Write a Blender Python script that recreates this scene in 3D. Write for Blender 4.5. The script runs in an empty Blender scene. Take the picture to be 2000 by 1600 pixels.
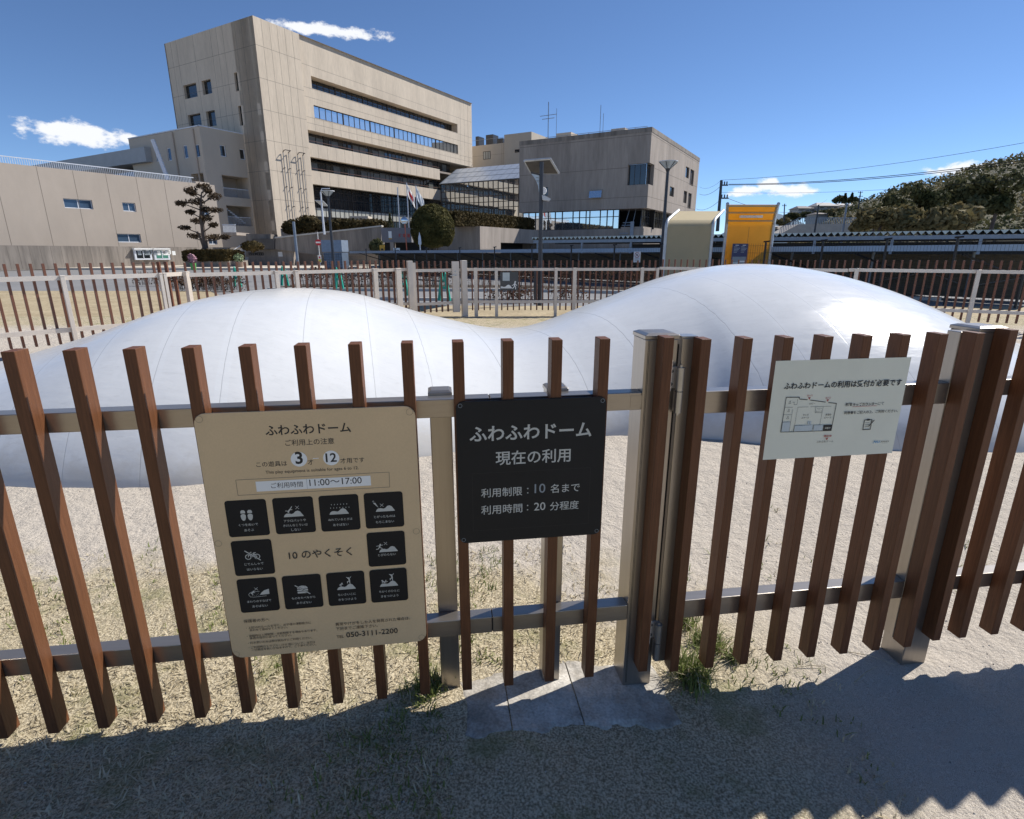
import bpy, bmesh, math, random
from mathutils import Vector, Matrix
rnd = random.Random(7)
R = math.radians
C = bpy.context.scene.collection
SC = bpy.context.scene

# ------------------------------------------------------------------ camera
CAM_H, FPX, PITCH = 1.42, 1072.2, 0.2802
cd = bpy.data.cameras.new('camera'); cam = bpy.data.objects.new('camera', cd); C.objects.link(cam)
cam.location = (0, 0, CAM_H); cam.rotation_euler = (math.pi/2 - PITCH, 0, 0)
cd.sensor_fit = 'HORIZONTAL'; cd.sensor_width = 36; cd.lens = FPX/2000*36
cd.clip_start = 0.05; cd.clip_end = 20000
SC.camera = cam

def ray(px, py):
    u = (px-1000)/FPX; v = (py-800)/FPX; c, s = math.cos(PITCH), math.sin(PITCH)
    return (u, c-v*s, -(s+v*c))
def gpt(px, py, z=-0.06):                    # where the ground at height z is seen
    d = ray(px, py); t = (z-CAM_H)/d[2]; return Vector((d[0]*t, d[1]*t, z))
def dpt(px, py, Y):                          # point at forward distance Y
    d = ray(px, py); t = Y/d[1]; return Vector((d[0]*t, Y, CAM_H+d[2]*t))

# ------------------------------------------------------------------ sun, sky, exposure
SUN_AZ, SUN_EL = R(60), R(45)
SUN = Vector((math.sin(SUN_AZ)*math.cos(SUN_EL), math.cos(SUN_AZ)*math.cos(SUN_EL), math.sin(SUN_EL)))
sl = bpy.data.lights.new('sun', 'SUN'); so = bpy.data.objects.new('sun', sl); C.objects.link(so)
sl.energy = 4.8; sl.angle = R(0.53); sl.color = (1.0, 0.955, 0.89)
so.rotation_euler = SUN.to_track_quat('Z', 'Y').to_euler()
W = bpy.data.worlds.new('World'); SC.world = W; W.use_nodes = True
wn, wl = W.node_tree.nodes, W.node_tree.links; wn.clear()
def mth(nt, op, a, b=None, c=None):
    n = nt.nodes.new('ShaderNodeMath'); n.operation = op
    for i, v in enumerate((a, b, c)):
        if v is None: continue
        if hasattr(v, 'is_output'): nt.links.new(v, n.inputs[i])
        else: n.inputs[i].default_value = v
    return n.outputs[0]
wt = W.node_tree
sky = wn.new('ShaderNodeTexSky'); sky.sky_type = 'NISHITA'; sky.sun_disc = False
sky.sun_elevation = SUN_EL; sky.sun_rotation = SUN_AZ; sky.altitude = 50; sky.air_density = 0.64; sky.dust_density = 0.0; sky.ozone_density = 6.5
tc = wn.new('ShaderNodeTexCoord'); sx = wn.new('ShaderNodeSeparateXYZ'); wl.new(tc.outputs['Generated'], sx.inputs[0])
az = mth(wt, 'ARCTAN2', sx.outputs[0], sx.outputs[1]); el = mth(wt, 'ARCSINE', sx.outputs[2])
nz = wn.new('ShaderNodeTexNoise'); nz.inputs['Scale'].default_value = 46; nz.inputs['Detail'].default_value = 9; nz.inputs['Roughness'].default_value = 0.62
mp = wn.new('ShaderNodeMapping'); mp.inputs['Scale'].default_value = (1, 1, 1.7); wl.new(tc.outputs['Generated'], mp.inputs[0]); wl.new(mp.outputs[0], nz.inputs['Vector'])
def azel(px, py):
    d = Vector(ray(px, py)).normalized(); return math.atan2(d.x, d.y), math.asin(d.z)
best = None
for px, py, rx, ry in ((1455, 374, 40, 12), (1490, 362, 22, 13), (1508, 358, 16, 13), (1470, 370, 26, 10), (1525, 368, 24, 11), (1545, 372, 46, 14), (1580, 374, 26, 8), (262, 272, 40, 12), (150, 262, 110, 26), (1900, 330, 90, 16), (640, 60, 120, 14)):
    a0, e0 = azel(px, py); a1, e1_ = azel(px+rx, py); a2, e2_ = azel(px, py-ry)
    ra = abs(a1-a0); re = abs(e2_-e0)
    q = mth(wt, 'DIVIDE', mth(wt, 'SUBTRACT', az, a0), ra); w_ = mth(wt, 'DIVIDE', mth(wt, 'SUBTRACT', el, e0), re)
    dd = mth(wt, 'SQRT', mth(wt, 'ADD', mth(wt, 'MULTIPLY', q, q), mth(wt, 'MULTIPLY', w_, w_)))
    m_ = mth(wt, 'SUBTRACT', 1.0, dd)
    best = m_ if best is None else mth(wt, 'MAXIMUM', best, m_)
cm = mth(wt, 'ADD', best, mth(wt, 'MULTIPLY', mth(wt, 'SUBTRACT', nz.outputs['Fac'], 0.47), 2.2))
cr = wn.new('ShaderNodeMapRange'); cr.interpolation_type = 'SMOOTHSTEP'; cr.inputs['From Min'].default_value = -0.02; cr.inputs['From Max'].default_value = 0.55; cr.inputs['To Max'].default_value = 0.93
wl.new(cm, cr.inputs[0])
mx = wn.new('ShaderNodeMix'); mx.data_type = 'RGBA'; wl.new(cr.outputs[0], mx.inputs[0]); wl.new(sky.outputs[0], mx.inputs[6]); mx.inputs[7].default_value = (7.6, 7.7, 7.9, 1)
bg = wn.new('ShaderNodeBackground'); bg.inputs[1].default_value = 0.105; wl.new(mx.outputs[2], bg.inputs[0])
wo = wn.new('ShaderNodeOutputWorld'); wl.new(bg.outputs[0], wo.inputs[0])
vs = SC.view_settings; SC.display_settings.display_device = 'sRGB'
vs.view_transform = 'Standard'; vs.look = 'None'; vs.gamma = 1; vs.use_curve_mapping = False; vs.exposure = 0.36

# ------------------------------------------------------------------ helpers
G = -0.06
ORG = {}
class Fr:                                     # a vertical plane: o + e*u, height z, n*d towards the viewer
    def __init__(s, o, e):
        s.o = Vector((o[0], o[1])); s.e = Vector((e[0], e[1])).normalized(); s.n = Vector((s.e.y, -s.e.x))
    def pt(s, u, z, d=0):
        p = s.o+s.e*u+s.n*d; return Vector((p.x, p.y, z))
    def px(s, x, y, d=0):
        r = ray(x, y); o = s.o+s.n*d; r2 = Vector((r[0], r[1])); t = o.dot(s.n)/r2.dot(s.n); X = r2*t
        return (X-s.o).dot(s.e), CAM_H+r[2]*t
    def off(s, u, d): p = s.o+s.e*u+s.n*d; return Fr((p.x, p.y), (s.e.x, s.e.y))
class MB:
    def __init__(s): s.v = []; s.f = []; s.m = []
    def add(s, vs_, fs, mi=0):
        b = len(s.v); s.v += [Vector(v) for v in vs_]; s.f += [tuple(i+b for i in f) for f in fs]; s.m += [mi]*len(fs); return s
    def box(s, F, u0, u1, z0, z1, d0, d1, mi=0):
        p = [F.pt(u, z, d) for d in (d0, d1) for z in (z0, z1) for u in (u0, u1)]
        return s.add(p, [(0, 1, 3, 2), (5, 4, 6, 7), (4, 0, 2, 6), (1, 5, 7, 3), (2, 3, 7, 6), (4, 5, 1, 0)], mi)
    def prism(s, F, poly, d0, d1, mi=0):
        n = len(poly); p = [F.pt(u, z, d0) for u, z in poly]+[F.pt(u, z, d1) for u, z in poly]
        return s.add(p, [tuple(range(n)), tuple(range(2*n-1, n-1, -1))]+[(i, (i+1) % n, n+(i+1) % n, n+i) for i in range(n)], mi)
    def flat(s, F, poly, d, mi=0):
        return s.add([F.pt(u, z, d) for u, z in poly], [tuple(range(len(poly)))], mi)
    def slab(s, poly, z0, z1, mi=0):          # horizontal polygon with thickness
        n = len(poly); p = [(x, y, z0) for x, y in poly]+[(x, y, z1) for x, y in poly]
        return s.add(p, [tuple(range(n-1, -1, -1)), tuple(range(n, 2*n))]+[(i, (i+1) % n, n+(i+1) % n, n+i) for i in range(n)], mi)
    def tube(s, pts, r, seg=8, mi=0, cap=True):
        pts = [Vector(p) for p in pts]; rs = r if isinstance(r, (list, tuple)) else [r]*len(pts); b = []
        up = None
        for i, p in enumerate(pts):
            t = (pts[min(i+1, len(pts)-1)]-pts[max(i-1, 0)]).normalized()
            if up is None: up = Vector((0, 0, 1)) if abs(t.z) < 0.9 else Vector((1, 0, 0))
            x = t.cross(up).normalized(); y = x.cross(t).normalized(); up = y
            b += [p+(x*math.cos(2*math.pi*k/seg)+y*math.sin(2*math.pi*k/seg))*rs[i] for k in range(seg)]
        fs = [(i*seg+k, i*seg+(k+1) % seg, (i+1)*seg+(k+1) % seg, (i+1)*seg+k) for i in range(len(pts)-1) for k in range(seg)]
        if cap: fs += [tuple(range(seg-1, -1, -1)), tuple(range((len(pts)-1)*seg, len(pts)*seg))]
        return s.add(b, fs, mi)
    def lathe(s, c, prof, seg=20, mi=0):
        c = Vector(c); b = [c+Vector((r*math.cos(2*math.pi*k/seg), r*math.sin(2*math.pi*k/seg), z)) for r, z in prof for k in range(seg)]
        fs = [(i*seg+k, i*seg+(k+1) % seg, (i+1)*seg+(k+1) % seg, (i+1)*seg+k) for i in range(len(prof)-1) for k in range(seg)]
        return s.add(b, fs, mi)
    def leaf(s, p, size, nrm=None, asp=0.6, mi=0):
        a = Vector((rnd.gauss(0, 1), rnd.gauss(0, 1), rnd.gauss(0, 1)))
        if nrm is not None: a = a*0.7+Vector(nrm)*1.2
        a.normalize(); t = a.orthogonal().normalized(); t = Matrix.Rotation(rnd.random()*6.283, 3, a) @ t; q = a.cross(t)
        p = Vector(p); t = t*size; q = q*size*asp
        return s.add([p-t, p-q*0.9, p+t, p+q], [(0, 1, 2, 3)], mi)
    def build(s, name, mats, parent=None, smooth=False, loc=None, bevel=0):
        if not isinstance(mats, (list, tuple)): mats = [mats]
        o_ = ORG[parent.name] if parent else Vector(loc if loc is not None else (0, 0, 0))
        me = bpy.data.meshes.new(name); me.from_pydata([v-o_ for v in s.v], [], s.f)
        for m in mats: me.materials.append(m)
        me.polygons.foreach_set('material_index', s.m)
        if smooth: me.polygons.foreach_set('use_smooth', [True]*len(s.f))
        bm = bmesh.new(); bm.from_mesh(me)
        if smooth: bmesh.ops.remove_doubles(bm, verts=bm.verts, dist=1e-5)
        bmesh.ops.recalc_face_normals(bm, faces=bm.faces); bm.to_mesh(me); bm.free()
        o = bpy.data.objects.new(name, me); C.objects.link(o); ORG[o.name] = o_
        if parent: o.parent = parent
        else: o.location = o_
        if bevel:
            b = o.modifiers.new('bevel', 'BEVEL'); b.width = bevel; b.segments = 2; b.limit_method = 'ANGLE'
        return o
def tag(o, label=None, cat=None, group=None, kind=None):
    for k, v in (('label', label), ('category', cat), ('group', group), ('kind', kind)):
        if v: o[k] = v
    return o
def thing(name, loc, label, cat, group=None):
    o = bpy.data.objects.new(name, None); C.objects.link(o); o.location = loc; o.empty_display_size = 0.2; ORG[o.name] = Vector(loc)
    return tag(o, label, cat, group)
def inst(name, mesh, parent, loc, rz=0):      # another part sharing a mesh
    o = bpy.data.objects.new(name, mesh); C.objects.link(o); o.parent = parent; o.location = Vector(loc)-ORG[parent.name]; o.rotation_euler.z = rz; ORG[o.name] = Vector(loc); return o
def copy_tree(o, loc=None, rz=None, label=None, parent=None):
    c = o.copy(); C.objects.link(c)
    if parent: c.parent = parent
    if loc is not None: c.location = loc; ORG[c.name] = Vector(loc)
    if rz is not None: c.rotation_euler.z = rz
    if label: c['label'] = label
    for ch in list(o.children): copy_tree(ch, parent=c)
    return c

# ------------------------------------------------------------------ materials
def mat(name, col, rough=0.6, metal=0.0, var=0.12, scale=5.0, stretch=(1, 1, 1), bump=0.0, bscale=None, spec=0.5, col2=None, detail=6, fine=0.0, fscale=80, trans=0.0):
    m = bpy.data.materials.new(name); m.use_nodes = True; nt = m.node_tree; N, L = nt.nodes, nt.links
    b = N['Principled BSDF']; b.inputs['Roughness'].default_value = rough; b.inputs['Metallic'].default_value = metal
    b.inputs['Specular IOR Level'].default_value = spec
    t = N.new('ShaderNodeTexCoord'); mp = N.new('ShaderNodeMapping'); mp.inputs['Scale'].default_value = stretch; L.new(t.outputs['Object'], mp.inputs[0])
    n = N.new('ShaderNodeTexNoise'); n.inputs['Scale'].default_value = scale; n.inputs['Detail'].default_value = detail; n.inputs['Roughness'].default_value = 0.65; L.new(mp.outputs[0], n.inputs['Vector'])
    r = N.new('ShaderNodeMapRange'); r.inputs['From Min'].default_value = 0.32; r.inputs['From Max'].default_value = 0.68; L.new(n.outputs['Fac'], r.inputs[0])
    x = N.new('ShaderNodeMix'); x.data_type = 'RGBA'; L.new(r.outputs[0], x.inputs[0])
    a = [c*(1-var) for c in col]; c2 = [min(1, c*(1+var)) for c in col] if col2 is None else col2
    x.inputs[6].default_value = (*a, 1); x.inputs[7].default_value = (*c2, 1); out = x.outputs[2]
    if fine:
        n2 = N.new('ShaderNodeTexNoise'); n2.inputs['Scale'].default_value = fscale; n2.inputs['Detail'].default_value = 3; L.new(mp.outputs[0], n2.inputs['Vector'])
        r2 = N.new('ShaderNodeMapRange'); r2.inputs['From Min'].default_value = 0.3; r2.inputs['From Max'].default_value = 0.7; r2.inputs['To Min'].default_value = 1-fine; r2.inputs['To Max'].default_value = 1+fine; L.new(n2.outputs['Fac'], r2.inputs[0])
        y = N.new('ShaderNodeVectorMath'); y.operation = 'SCALE'; L.new(out, y.inputs[0]); L.new(r2.outputs[0], y.inputs['Scale']); out = y.outputs[0]
    L.new(out, b.inputs['Base Color'])
    if bump:
        nb = N.new('ShaderNodeTexNoise'); nb.inputs['Scale'].default_value = bscale or scale*6; nb.inputs['Detail'].default_value = 4; L.new(mp.outputs[0], nb.inputs['Vector'])
        bp = N.new('ShaderNodeBump'); bp.inputs['Strength'].default_value = bump; bp.inputs['Distance'].default_value = 0.01; L.new(nb.outputs['Fac'], bp.inputs['Height']); L.new(bp.outputs[0], b.inputs['Normal'])
    if trans:
        td = N.new('ShaderNodeBsdfTranslucent'); L.new(out, td.inputs[0]); ms = N.new('ShaderNodeMixShader'); ms.inputs[0].default_value = trans
        L.new(b.outputs[0], ms.inputs[1]); L.new(td.outputs[0], ms.inputs[2]); L.new(ms.outputs[0], N['Material Output'].inputs[0])
    return m
M = {}
M['slat'] = mat('brown_slat', (0.13, 0.052, 0.022), 0.5, 0, 0.22, 14, (9, 9, 0.5), 0.12, 60, fine=0.1, fscale=30, spec=0.28)
M['slatfar'] = mat('brown_slat_far', (0.16, 0.062, 0.034), 0.5, 0, 0.15, 5)
M['alu'] = mat('bronze_metal', (0.36, 0.325, 0.285), 0.30, 0.82, 0.06, 10, (6, 6, 0.3), 0.03, 80)
M['aluh'] = mat('bronze_rail', (0.36, 0.325, 0.285), 0.30, 0.8, 0.06, 10, (0.4, 6, 6), 0.03, 80)
M['alufar'] = mat('pale_metal', (0.66, 0.59, 0.51), 0.45, 0.25, 0.06, 4)
M['steel'] = mat('dull_steel', (0.42, 0.41, 0.39), 0.3, 0.8, 0.08, 20)
M['dark'] = mat('gap_and_shade_black', (0.012, 0.011, 0.01), 0.8)  # near-black for grooves, and for shade painted inside openings
M['black'] = mat('black_paint', (0.018, 0.019, 0.022), 0.45)
M['darkpole'] = mat('charcoal_pole', (0.045, 0.05, 0.06), 0.4, 0.2)
M['greypole'] = mat('grey_pole', (0.25, 0.29, 0.34), 0.45, 0.3)
M['white'] = mat('white_paint', (0.78, 0.78, 0.77), 0.45)
M['tan'] = mat('tan_board', (0.64, 0.475, 0.275), 0.5, 0, 0.05, 3, fine=0.03, fscale=200)
M['ink'] = mat('black_ink', (0.012, 0.012, 0.013), 0.6)
M['tile'] = mat('black_tile_print', (0.011, 0.012, 0.014), 0.5, spec=0.2)
M['palegrey'] = mat('pale_print', (0.50, 0.51, 0.47), 0.55, 0, 0.04)
M['strip'] = mat('white_strip', (0.80, 0.82, 0.80), 0.45, 0, 0.04)
M['blackboard'] = mat('black_board', (0.011, 0.013, 0.016), 0.42, 0, 0.15, 3, spec=0.22)
M['greyten'] = mat('grey_digits', (0.24, 0.28, 0.31), 0.5)
M['film'] = mat('white_laminate', (0.70, 0.72, 0.61), 0.3, 0, 0.04, 4, bump=0.15, bscale=7)
M['red'] = mat('red_print', (0.42, 0.06, 0.05), 0.5)
M['bluegrey'] = mat('blue_grey_print', (0.50, 0.57, 0.58), 0.5)
M['blue'] = mat('blue_print', (0.12, 0.32, 0.55), 0.5)
M['conc'] = mat('board_concrete', (0.60, 0.51, 0.40), 0.85, 0, 0.10, 0.55, (1, 1, 0.2), 0.2, 8, fine=0.06, fscale=6)
M['concgrey'] = mat('grey_concrete', (0.35, 0.30, 0.255), 0.85, 0, 0.2, 0.6, (1, 1, 0.14), 0.2, 8, fine=0.08, fscale=5)
M['beige'] = mat('beige_render', (0.50, 0.44, 0.36), 0.85, 0, 0.04, 0.8, (1, 1, 0.5))
M['beige2'] = mat('warm_render', (0.43, 0.37, 0.31), 0.85, 0, 0.06, 0.5, (1, 1, 0.4))
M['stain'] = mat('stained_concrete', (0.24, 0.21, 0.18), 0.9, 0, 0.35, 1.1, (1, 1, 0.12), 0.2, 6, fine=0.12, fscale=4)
M['joint'] = mat('joint_line', (0.17, 0.145, 0.12), 0.9)
M['glass'] = mat('dark_glass', (0.018, 0.022, 0.026), 0.06, 0, 0.3, 0.4, spec=0.9, bump=0.02, bscale=0.5)
M['mirror'] = mat('mirror_glass', (0.66, 0.69, 0.70), 0.02, 0.9, 0.05, 0.3, bump=0.006, bscale=0.35)
M['bluewin'] = mat('blue_window', (0.06, 0.10, 0.16), 0.12, 0.3, 0.1, 1)
M['mull'] = mat('dark_mullion', (0.05, 0.04, 0.033), 0.5)
M['interior'] = mat('room_interior', (0.10, 0.105, 0.10), 0.9, 0, 0.6, 0.35)
M['curtain'] = mat('pale_curtain', (0.42, 0.42, 0.38), 0.9, 0, 0.2, 0.8, (3, 3, 0.2))
M['roofglass'] = mat('roof_panel', (0.42, 0.46, 0.52), 0.25, 0.1, 0.05, 0.6)
M['railing'] = mat('pale_railing', (0.62, 0.66, 0.72), 0.5)
M['blueroof'] = mat('blue_grey_sheet', (0.30, 0.40, 0.52), 0.4, 0.2, 0.06, 1.5)
M['zig'] = mat('pale_green_corrugation', (0.55, 0.62, 0.56), 0.5, 0, 0.08, 2)
M['canvas'] = mat('canvas_outside', (0.52, 0.43, 0.26), 0.75, 0, 0.03, 2, trans=0.14)
M['yellow'] = mat('yellow_canvas', (0.82, 0.52, 0.10), 0.65, 0, 0.04, 2, trans=0.5)
M['navy'] = mat('navy_board', (0.03, 0.04, 0.12), 0.4)
M['green'] = mat('green_plastic', (0.02, 0.36, 0.26), 0.4)
M['pipe'] = mat('dark_pipe', (0.06, 0.055, 0.05), 0.5, 0.4)
M['kerb'] = mat('kerb_concrete', (0.50, 0.48, 0.44), 0.85, 0, 0.1, 2, fine=0.1, fscale=20)
M['asphalt'] = mat('asphalt', (0.20, 0.20, 0.20), 0.9, 0, 0.1, 0.3, fine=0.12, fscale=14)
M['paving'] = mat('pale_paving', (0.58, 0.52, 0.43), 0.85, 0, 0.08, 0.5)
M['bark'] = mat('bark', (0.11, 0.085, 0.07), 0.9, 0, 0.3, 3, (1, 1, 0.3))
def leafmat(name, c1, c2, sc=0.6):
    return mat(name, c1, 0.75, 0, 0.3, sc, col2=c2, fine=0.3, fscale=2.5, trans=0.2, spec=0.12)
M['topiary'] = leafmat('topiary_leaf', (0.055, 0.060, 0.018), (0.13, 0.11, 0.036), 1.2)
M['hedge'] = leafmat('hedge_leaf', (0.050, 0.042, 0.016), (0.105, 0.075, 0.03), 0.9)
M['pine'] = leafmat('pine_needles', (0.060, 0.045, 0.030), (0.115, 0.08, 0.05), 0.8)
M['olive'] = leafmat('olive_leaf', (0.15, 0.135, 0.055), (0.30, 0.24, 0.12), 0.4)
M['dgreen'] = leafmat('dark_leaf', (0.06, 0.075, 0.03), (0.15, 0.14, 0.065), 0.3)
M['redshrub'] = leafmat('red_shrub', (0.10, 0.045, 0.03), (0.15, 0.10, 0.06), 2)
M['hill'] = mat('wooded_hill', (0.045, 0.05, 0.022), 0.95, 0, 0.4, 0.05, col2=(0.085, 0.075, 0.04), fine=0.3, fscale=0.4)
M['farhill'] = mat('hazy_mountain', (0.09, 0.14, 0.19), 1.0, 0, 0.1, 0.003)  # distance haze put into the blue base colour
M['rooftile'] = mat('pale_roof_tile', (0.40, 0.38, 0.36), 0.7, 0, 0.15, 1)
M['rooftile2'] = mat('brown_roof_tile', (0.20, 0.17, 0.15), 0.7, 0, 0.15, 1)
M['wall'] = mat('house_wall', (0.46, 0.42, 0.37), 0.9, 0, 0.1, 1)
M['grass'] = None

# ------------------------------------------------------------------ ground
from mathutils import noise as NZ
A = 0.1376
FN = Fr((-0.0255, 1.504), (math.cos(A), math.sin(A)))          # front of the near fence's slats
GN = Fr((0.5502, 1.5855), (math.cos(0.1368), math.sin(0.1368)))  # front of the near gate's slats

def sand_material():
    m = bpy.data.materials.new('sand_and_dry_grass'); m.use_nodes = True; nt = m.node_tree; N, L = nt.nodes, nt.links
    b = N['Principled BSDF']; b.inputs['Roughness'].default_value = 0.95; b.inputs['Specular IOR Level'].default_value = 0.15
    t = N.new('ShaderNodeTexCoord'); s = N.new('ShaderNodeSeparateXYZ'); L.new(t.outputs['Object'], s.inputs[0])
    def noise(sc, det=5, ro=0.6):
        n = N.new('ShaderNodeTexNoise'); n.inputs['Scale'].default_value = sc; n.inputs['Detail'].default_value = det; n.inputs['Roughness'].default_value = ro; L.new(t.outputs['Object'], n.inputs['Vector']); return n.outputs['Fac']
    def rng(v, a, b_, c=0.0, d=1.0):
        r = N.new('ShaderNodeMapRange'); r.interpolation_type = 'SMOOTHSTEP'
        for k, q in zip(('From Min', 'From Max', 'To Min', 'To Max'), (a, b_, c, d)): r.inputs[k].default_value = q
        L.new(v, r.inputs[0]); return r.outputs[0]
    def mix(f, a, b_):
        x = N.new('ShaderNodeMix'); x.data_type = 'RGBA'
        for i, q in ((0, f), (6, a), (7, b_)):
            if hasattr(q, 'is_output'): L.new(q, x.inputs[i])
            else: x.inputs[i].default_value = q if i == 0 else (*q, 1)
        return x.outputs[2]
    fine = noise(420, 2, 0.5); mid = noise(60, 3); big = noise(2.2, 4)
    sand = mix(rng(fine, 0.33, 0.67), (0.33, 0.285, 0.235), (0.68, 0.615, 0.525))
    sand = mix(rng(mid, 0.35, 0.75, 0, 0.35), sand, (0.33, 0.285, 0.235))
    sand = mix(rng(big, 0.4, 0.7, 0, 0.3), sand, (0.54, 0.49, 0.42))
    straw = mix(rng(noise(140, 3, 0.7), 0.35, 0.65), (0.23, 0.185, 0.115), (0.66, 0.57, 0.40))
    straw = mix(rng(noise(5, 4), 0.5, 0.68, 0, 0.5), straw, (0.17, 0.18, 0.06))
    v = mth(nt, 'ADD', mth(nt, 'MULTIPLY', s.outputs[1], 0.99), mth(nt, 'MULTIPLY', s.outputs[0], 0.03))
    v = mth(nt, 'ADD', v, mth(nt, 'MULTIPLY', mth(nt, 'SUBTRACT', noise(2.6, 5), 0.5), 1.6))
    near = rng(v, 2.45, 1.95)
    far = rng(mth(nt, 'ADD', s.outputs[1], mth(nt, 'MULTIPLY', mth(nt, 'SUBTRACT', noise(1.2, 5), 0.5), 2.5)), 10.6, 11.8)
    right = rng(s.outputs[0], 1.35, 0.7)
    near = mth(nt, 'MULTIPLY', near, right)
    out = mix(mth(nt, 'MAXIMUM', near, far), sand, straw)
    L.new(out, b.inputs['Base Color'])
    h = mth(nt, 'ADD', mth(nt, 'MULTIPLY', fine, 0.35), mth(nt, 'ADD', mth(nt, 'MULTIPLY', mid, 0.8), mth(nt, 'MULTIPLY', noise(11, 4), 2.6)))
    bp = N.new('ShaderNodeBump'); bp.inputs['Strength'].default_value = 0.75; bp.inputs['Distance'].default_value = 0.018; L.new(h, bp.inputs['Height']); L.new(bp.outputs[0], b.inputs['Normal'])
    return m
M['sand'] = sand_material()
M['lawn'] = mat('dry_lawn', (0.34, 0.265, 0.155), 0.95, 0, 0.12, 1.0, col2=(0.42, 0.345, 0.215), fine=0.25, fscale=18, bump=0.3, bscale=30)
M['soil'] = mat('dark_soil', (0.07, 0.055, 0.04), 0.95, 0, 0.3, 8)
M['slabc'] = mat('footing_concrete', (0.34, 0.30, 0.24), 0.92, 0, 0.25, 7, col2=(0.56, 0.53, 0.47), fine=0.22, fscale=120, bump=0.9, bscale=30, detail=9)

def height(x, y):
    h = 0.010*NZ.noise((x*1.3, y*1.3, 0))+0.008*NZ.noise((x*5, y*5, 3))+0.004*NZ.noise((x*13, y*13, 7))
    k = max(0, min(1, (3.4-y)/1.2)); return (h if y > 2.0 else h*0.5)+k*tilt(x)
def tilt(x): return max(-0.07, min(0.03, -0.010-0.045*x))+0.010
def grid(name, xs, ys, zf, m, kind='structure'):
    mb = MB(); nx, ny = len(xs), len(ys)
    mb.add([(x, y, zf(x, y)) for y in ys for x in xs], [(j*nx+i, j*nx+i+1, (j+1)*nx+i+1, (j+1)*nx+i) for j in range(ny-1) for i in range(nx-1)])
    return tag(mb.build(name, m, smooth=True), kind=kind)
grid('sand_ground', [-13+0.08*i for i in range(326)], [-1.2+0.08*i for i in range(180)], lambda x, y: G+height(x, y), M['sand'])
mb = MB(); mb.slab([(-60, 12.9), (60, 12.9), (60, 15.9), (3, 15.9), (-8, 16.4), (-12, 22.2), (-40, 22.4), (-60, 22.4)], G-0.06, G-0.022)
tag(mb.build('lawn', M['lawn']), kind='structure')
mb = MB(); mb.add([(x, y, G-0.062) for x, y in ((-900, 13), (1500, 13), (1500, 2500), (-900, 2500))], [(0, 1, 2, 3)])
tag(mb.build('ground', M['asphalt']), kind='structure')
mb = MB(); mb.add([(x, y, G-0.30) for x, y in ((-900, -900), (1500, -900), (1500, 13.2), (-900, 13.2))], [(0, 1, 2, 3)])
tag(mb.build('soil', M['lawn']), kind='structure')
mb = MB(); mb.slab([(-75, 49.5), (-16, 49.5), (-12, 62), (-75, 62)], G-0.06, G+0.10)
tag(mb.build('pavement', M['paving']), kind='structure')
# concrete footing under the fence: three worn slabs whose edges dip under the sand
for i, (u0, u1) in enumerate(((-0.17, 0.012), (0.016, 0.25), (0.254, 0.60))):
    mb = MB(); nu, nd = 26, 30; d0, d1 = -0.30, 0.24; pts = []
    for k in range(nd+1):
        for j in range(nu+1):
            u = u0+(u1-u0)*j/nu; d = d0+(d1-d0)*k/nd; p = FN.pt(u, 0, d); nzv = 0.05*NZ.noise((p.x*7, p.y*7, 3))+0.02*NZ.noise((p.x*25, p.y*25, 5))
            e = min(d-(-0.20+0.02*i-0.10*(u-.2)+nzv), 0.12+nzv-d)
            if i == 0: e = min(e, u-u0-0.02+nzv*.6)
            if i == 2: e = min(e, u1-u-0.02+nzv*.6)
            q = max(0, min(1, (e+0.035)/0.06)); q = q*q*(3-2*q)
            z = G+tilt(p.x)-0.026+0.030*q+0.003*NZ.noise((p.x*9, p.y*9, i))+(0.002*i)
            pts.append((p.x, p.y, z))
    mb.add(pts, [(k*(nu+1)+j, k*(nu+1)+j+1, (k+1)*(nu+1)+j+1, (k+1)*(nu+1)+j) for k in range(nd) for j in range(nu)])
    for j_ in (0, nu):
        ring = [Vector(pts[k*(nu+1)+j_]) for k in range(nd+1)]; mb.add(ring+[v-Vector((0, 0, .06)) for v in ring], [(k, k+1, nd+2+k, nd+1+k) for k in range(nd)])
    tag(mb.build('concrete_footing', M['slabc']), kind='structure')

# ------------------------------------------------------------------ inflatable dome
def smooth_fn(xs, ys):
    n = len(xs); m = [((ys[min(i+1, n-1)]-ys[max(i-1, 0)])/(xs[min(i+1, n-1)]-xs[max(i-1, 0)])) for i in range(n)]
    def f(x):
        i = max(0, min(n-2, next((k for k in range(n-1) if xs[k+1] >= x), n-2))); h = xs[i+1]-xs[i]; t = (x-xs[i])/h
        return (2*t**3-3*t**2+1)*ys[i]+(t**3-2*t**2+t)*h*m[i]+(-2*t**3+3*t**2)*ys[i+1]+(t**3-t**2)*h*m[i+1]
    return f
yf = smooth_fn([-6.6, -6, -5, -4, -3.2, -2.49, -2.06, -1.4, -.66, .1, .85, 1.67, 1.96, 2.97, 4, 5, 6.2, 7.2, 7.9, 8.2], [5.6, 4.4, 3.7, 3.4, 3.27, 3.27, 3.34, 3.57, 3.85, 4.15, 4.33, 4.24, 4.14, 3.98, 3.95, 4.1, 4.5, 5.1, 6.0, 7.2])
yb = smooth_fn([-6.6, -6, -5, -4, -2.5, -1, .5, 2, 3.5, 5, 6.2, 7.2, 7.9, 8.2], [5.6, 6.9, 7.9, 8.4, 8.6, 8.4, 8.2, 8.9, 9.9, 10.3, 10.1, 9.4, 8.4, 7.2])
hh = smooth_fn([-6.6, -6, -5, -4, -3, -2, -1, 0, 1, 2, 3, 4, 5, 6, 7, 7.8, 8.2], [0, .226, .455, .74, 1.05, 1.06, .77, .60, .905, 1.235, 1.335, 1.16, .75, .45, .25, .11, 0])
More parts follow.
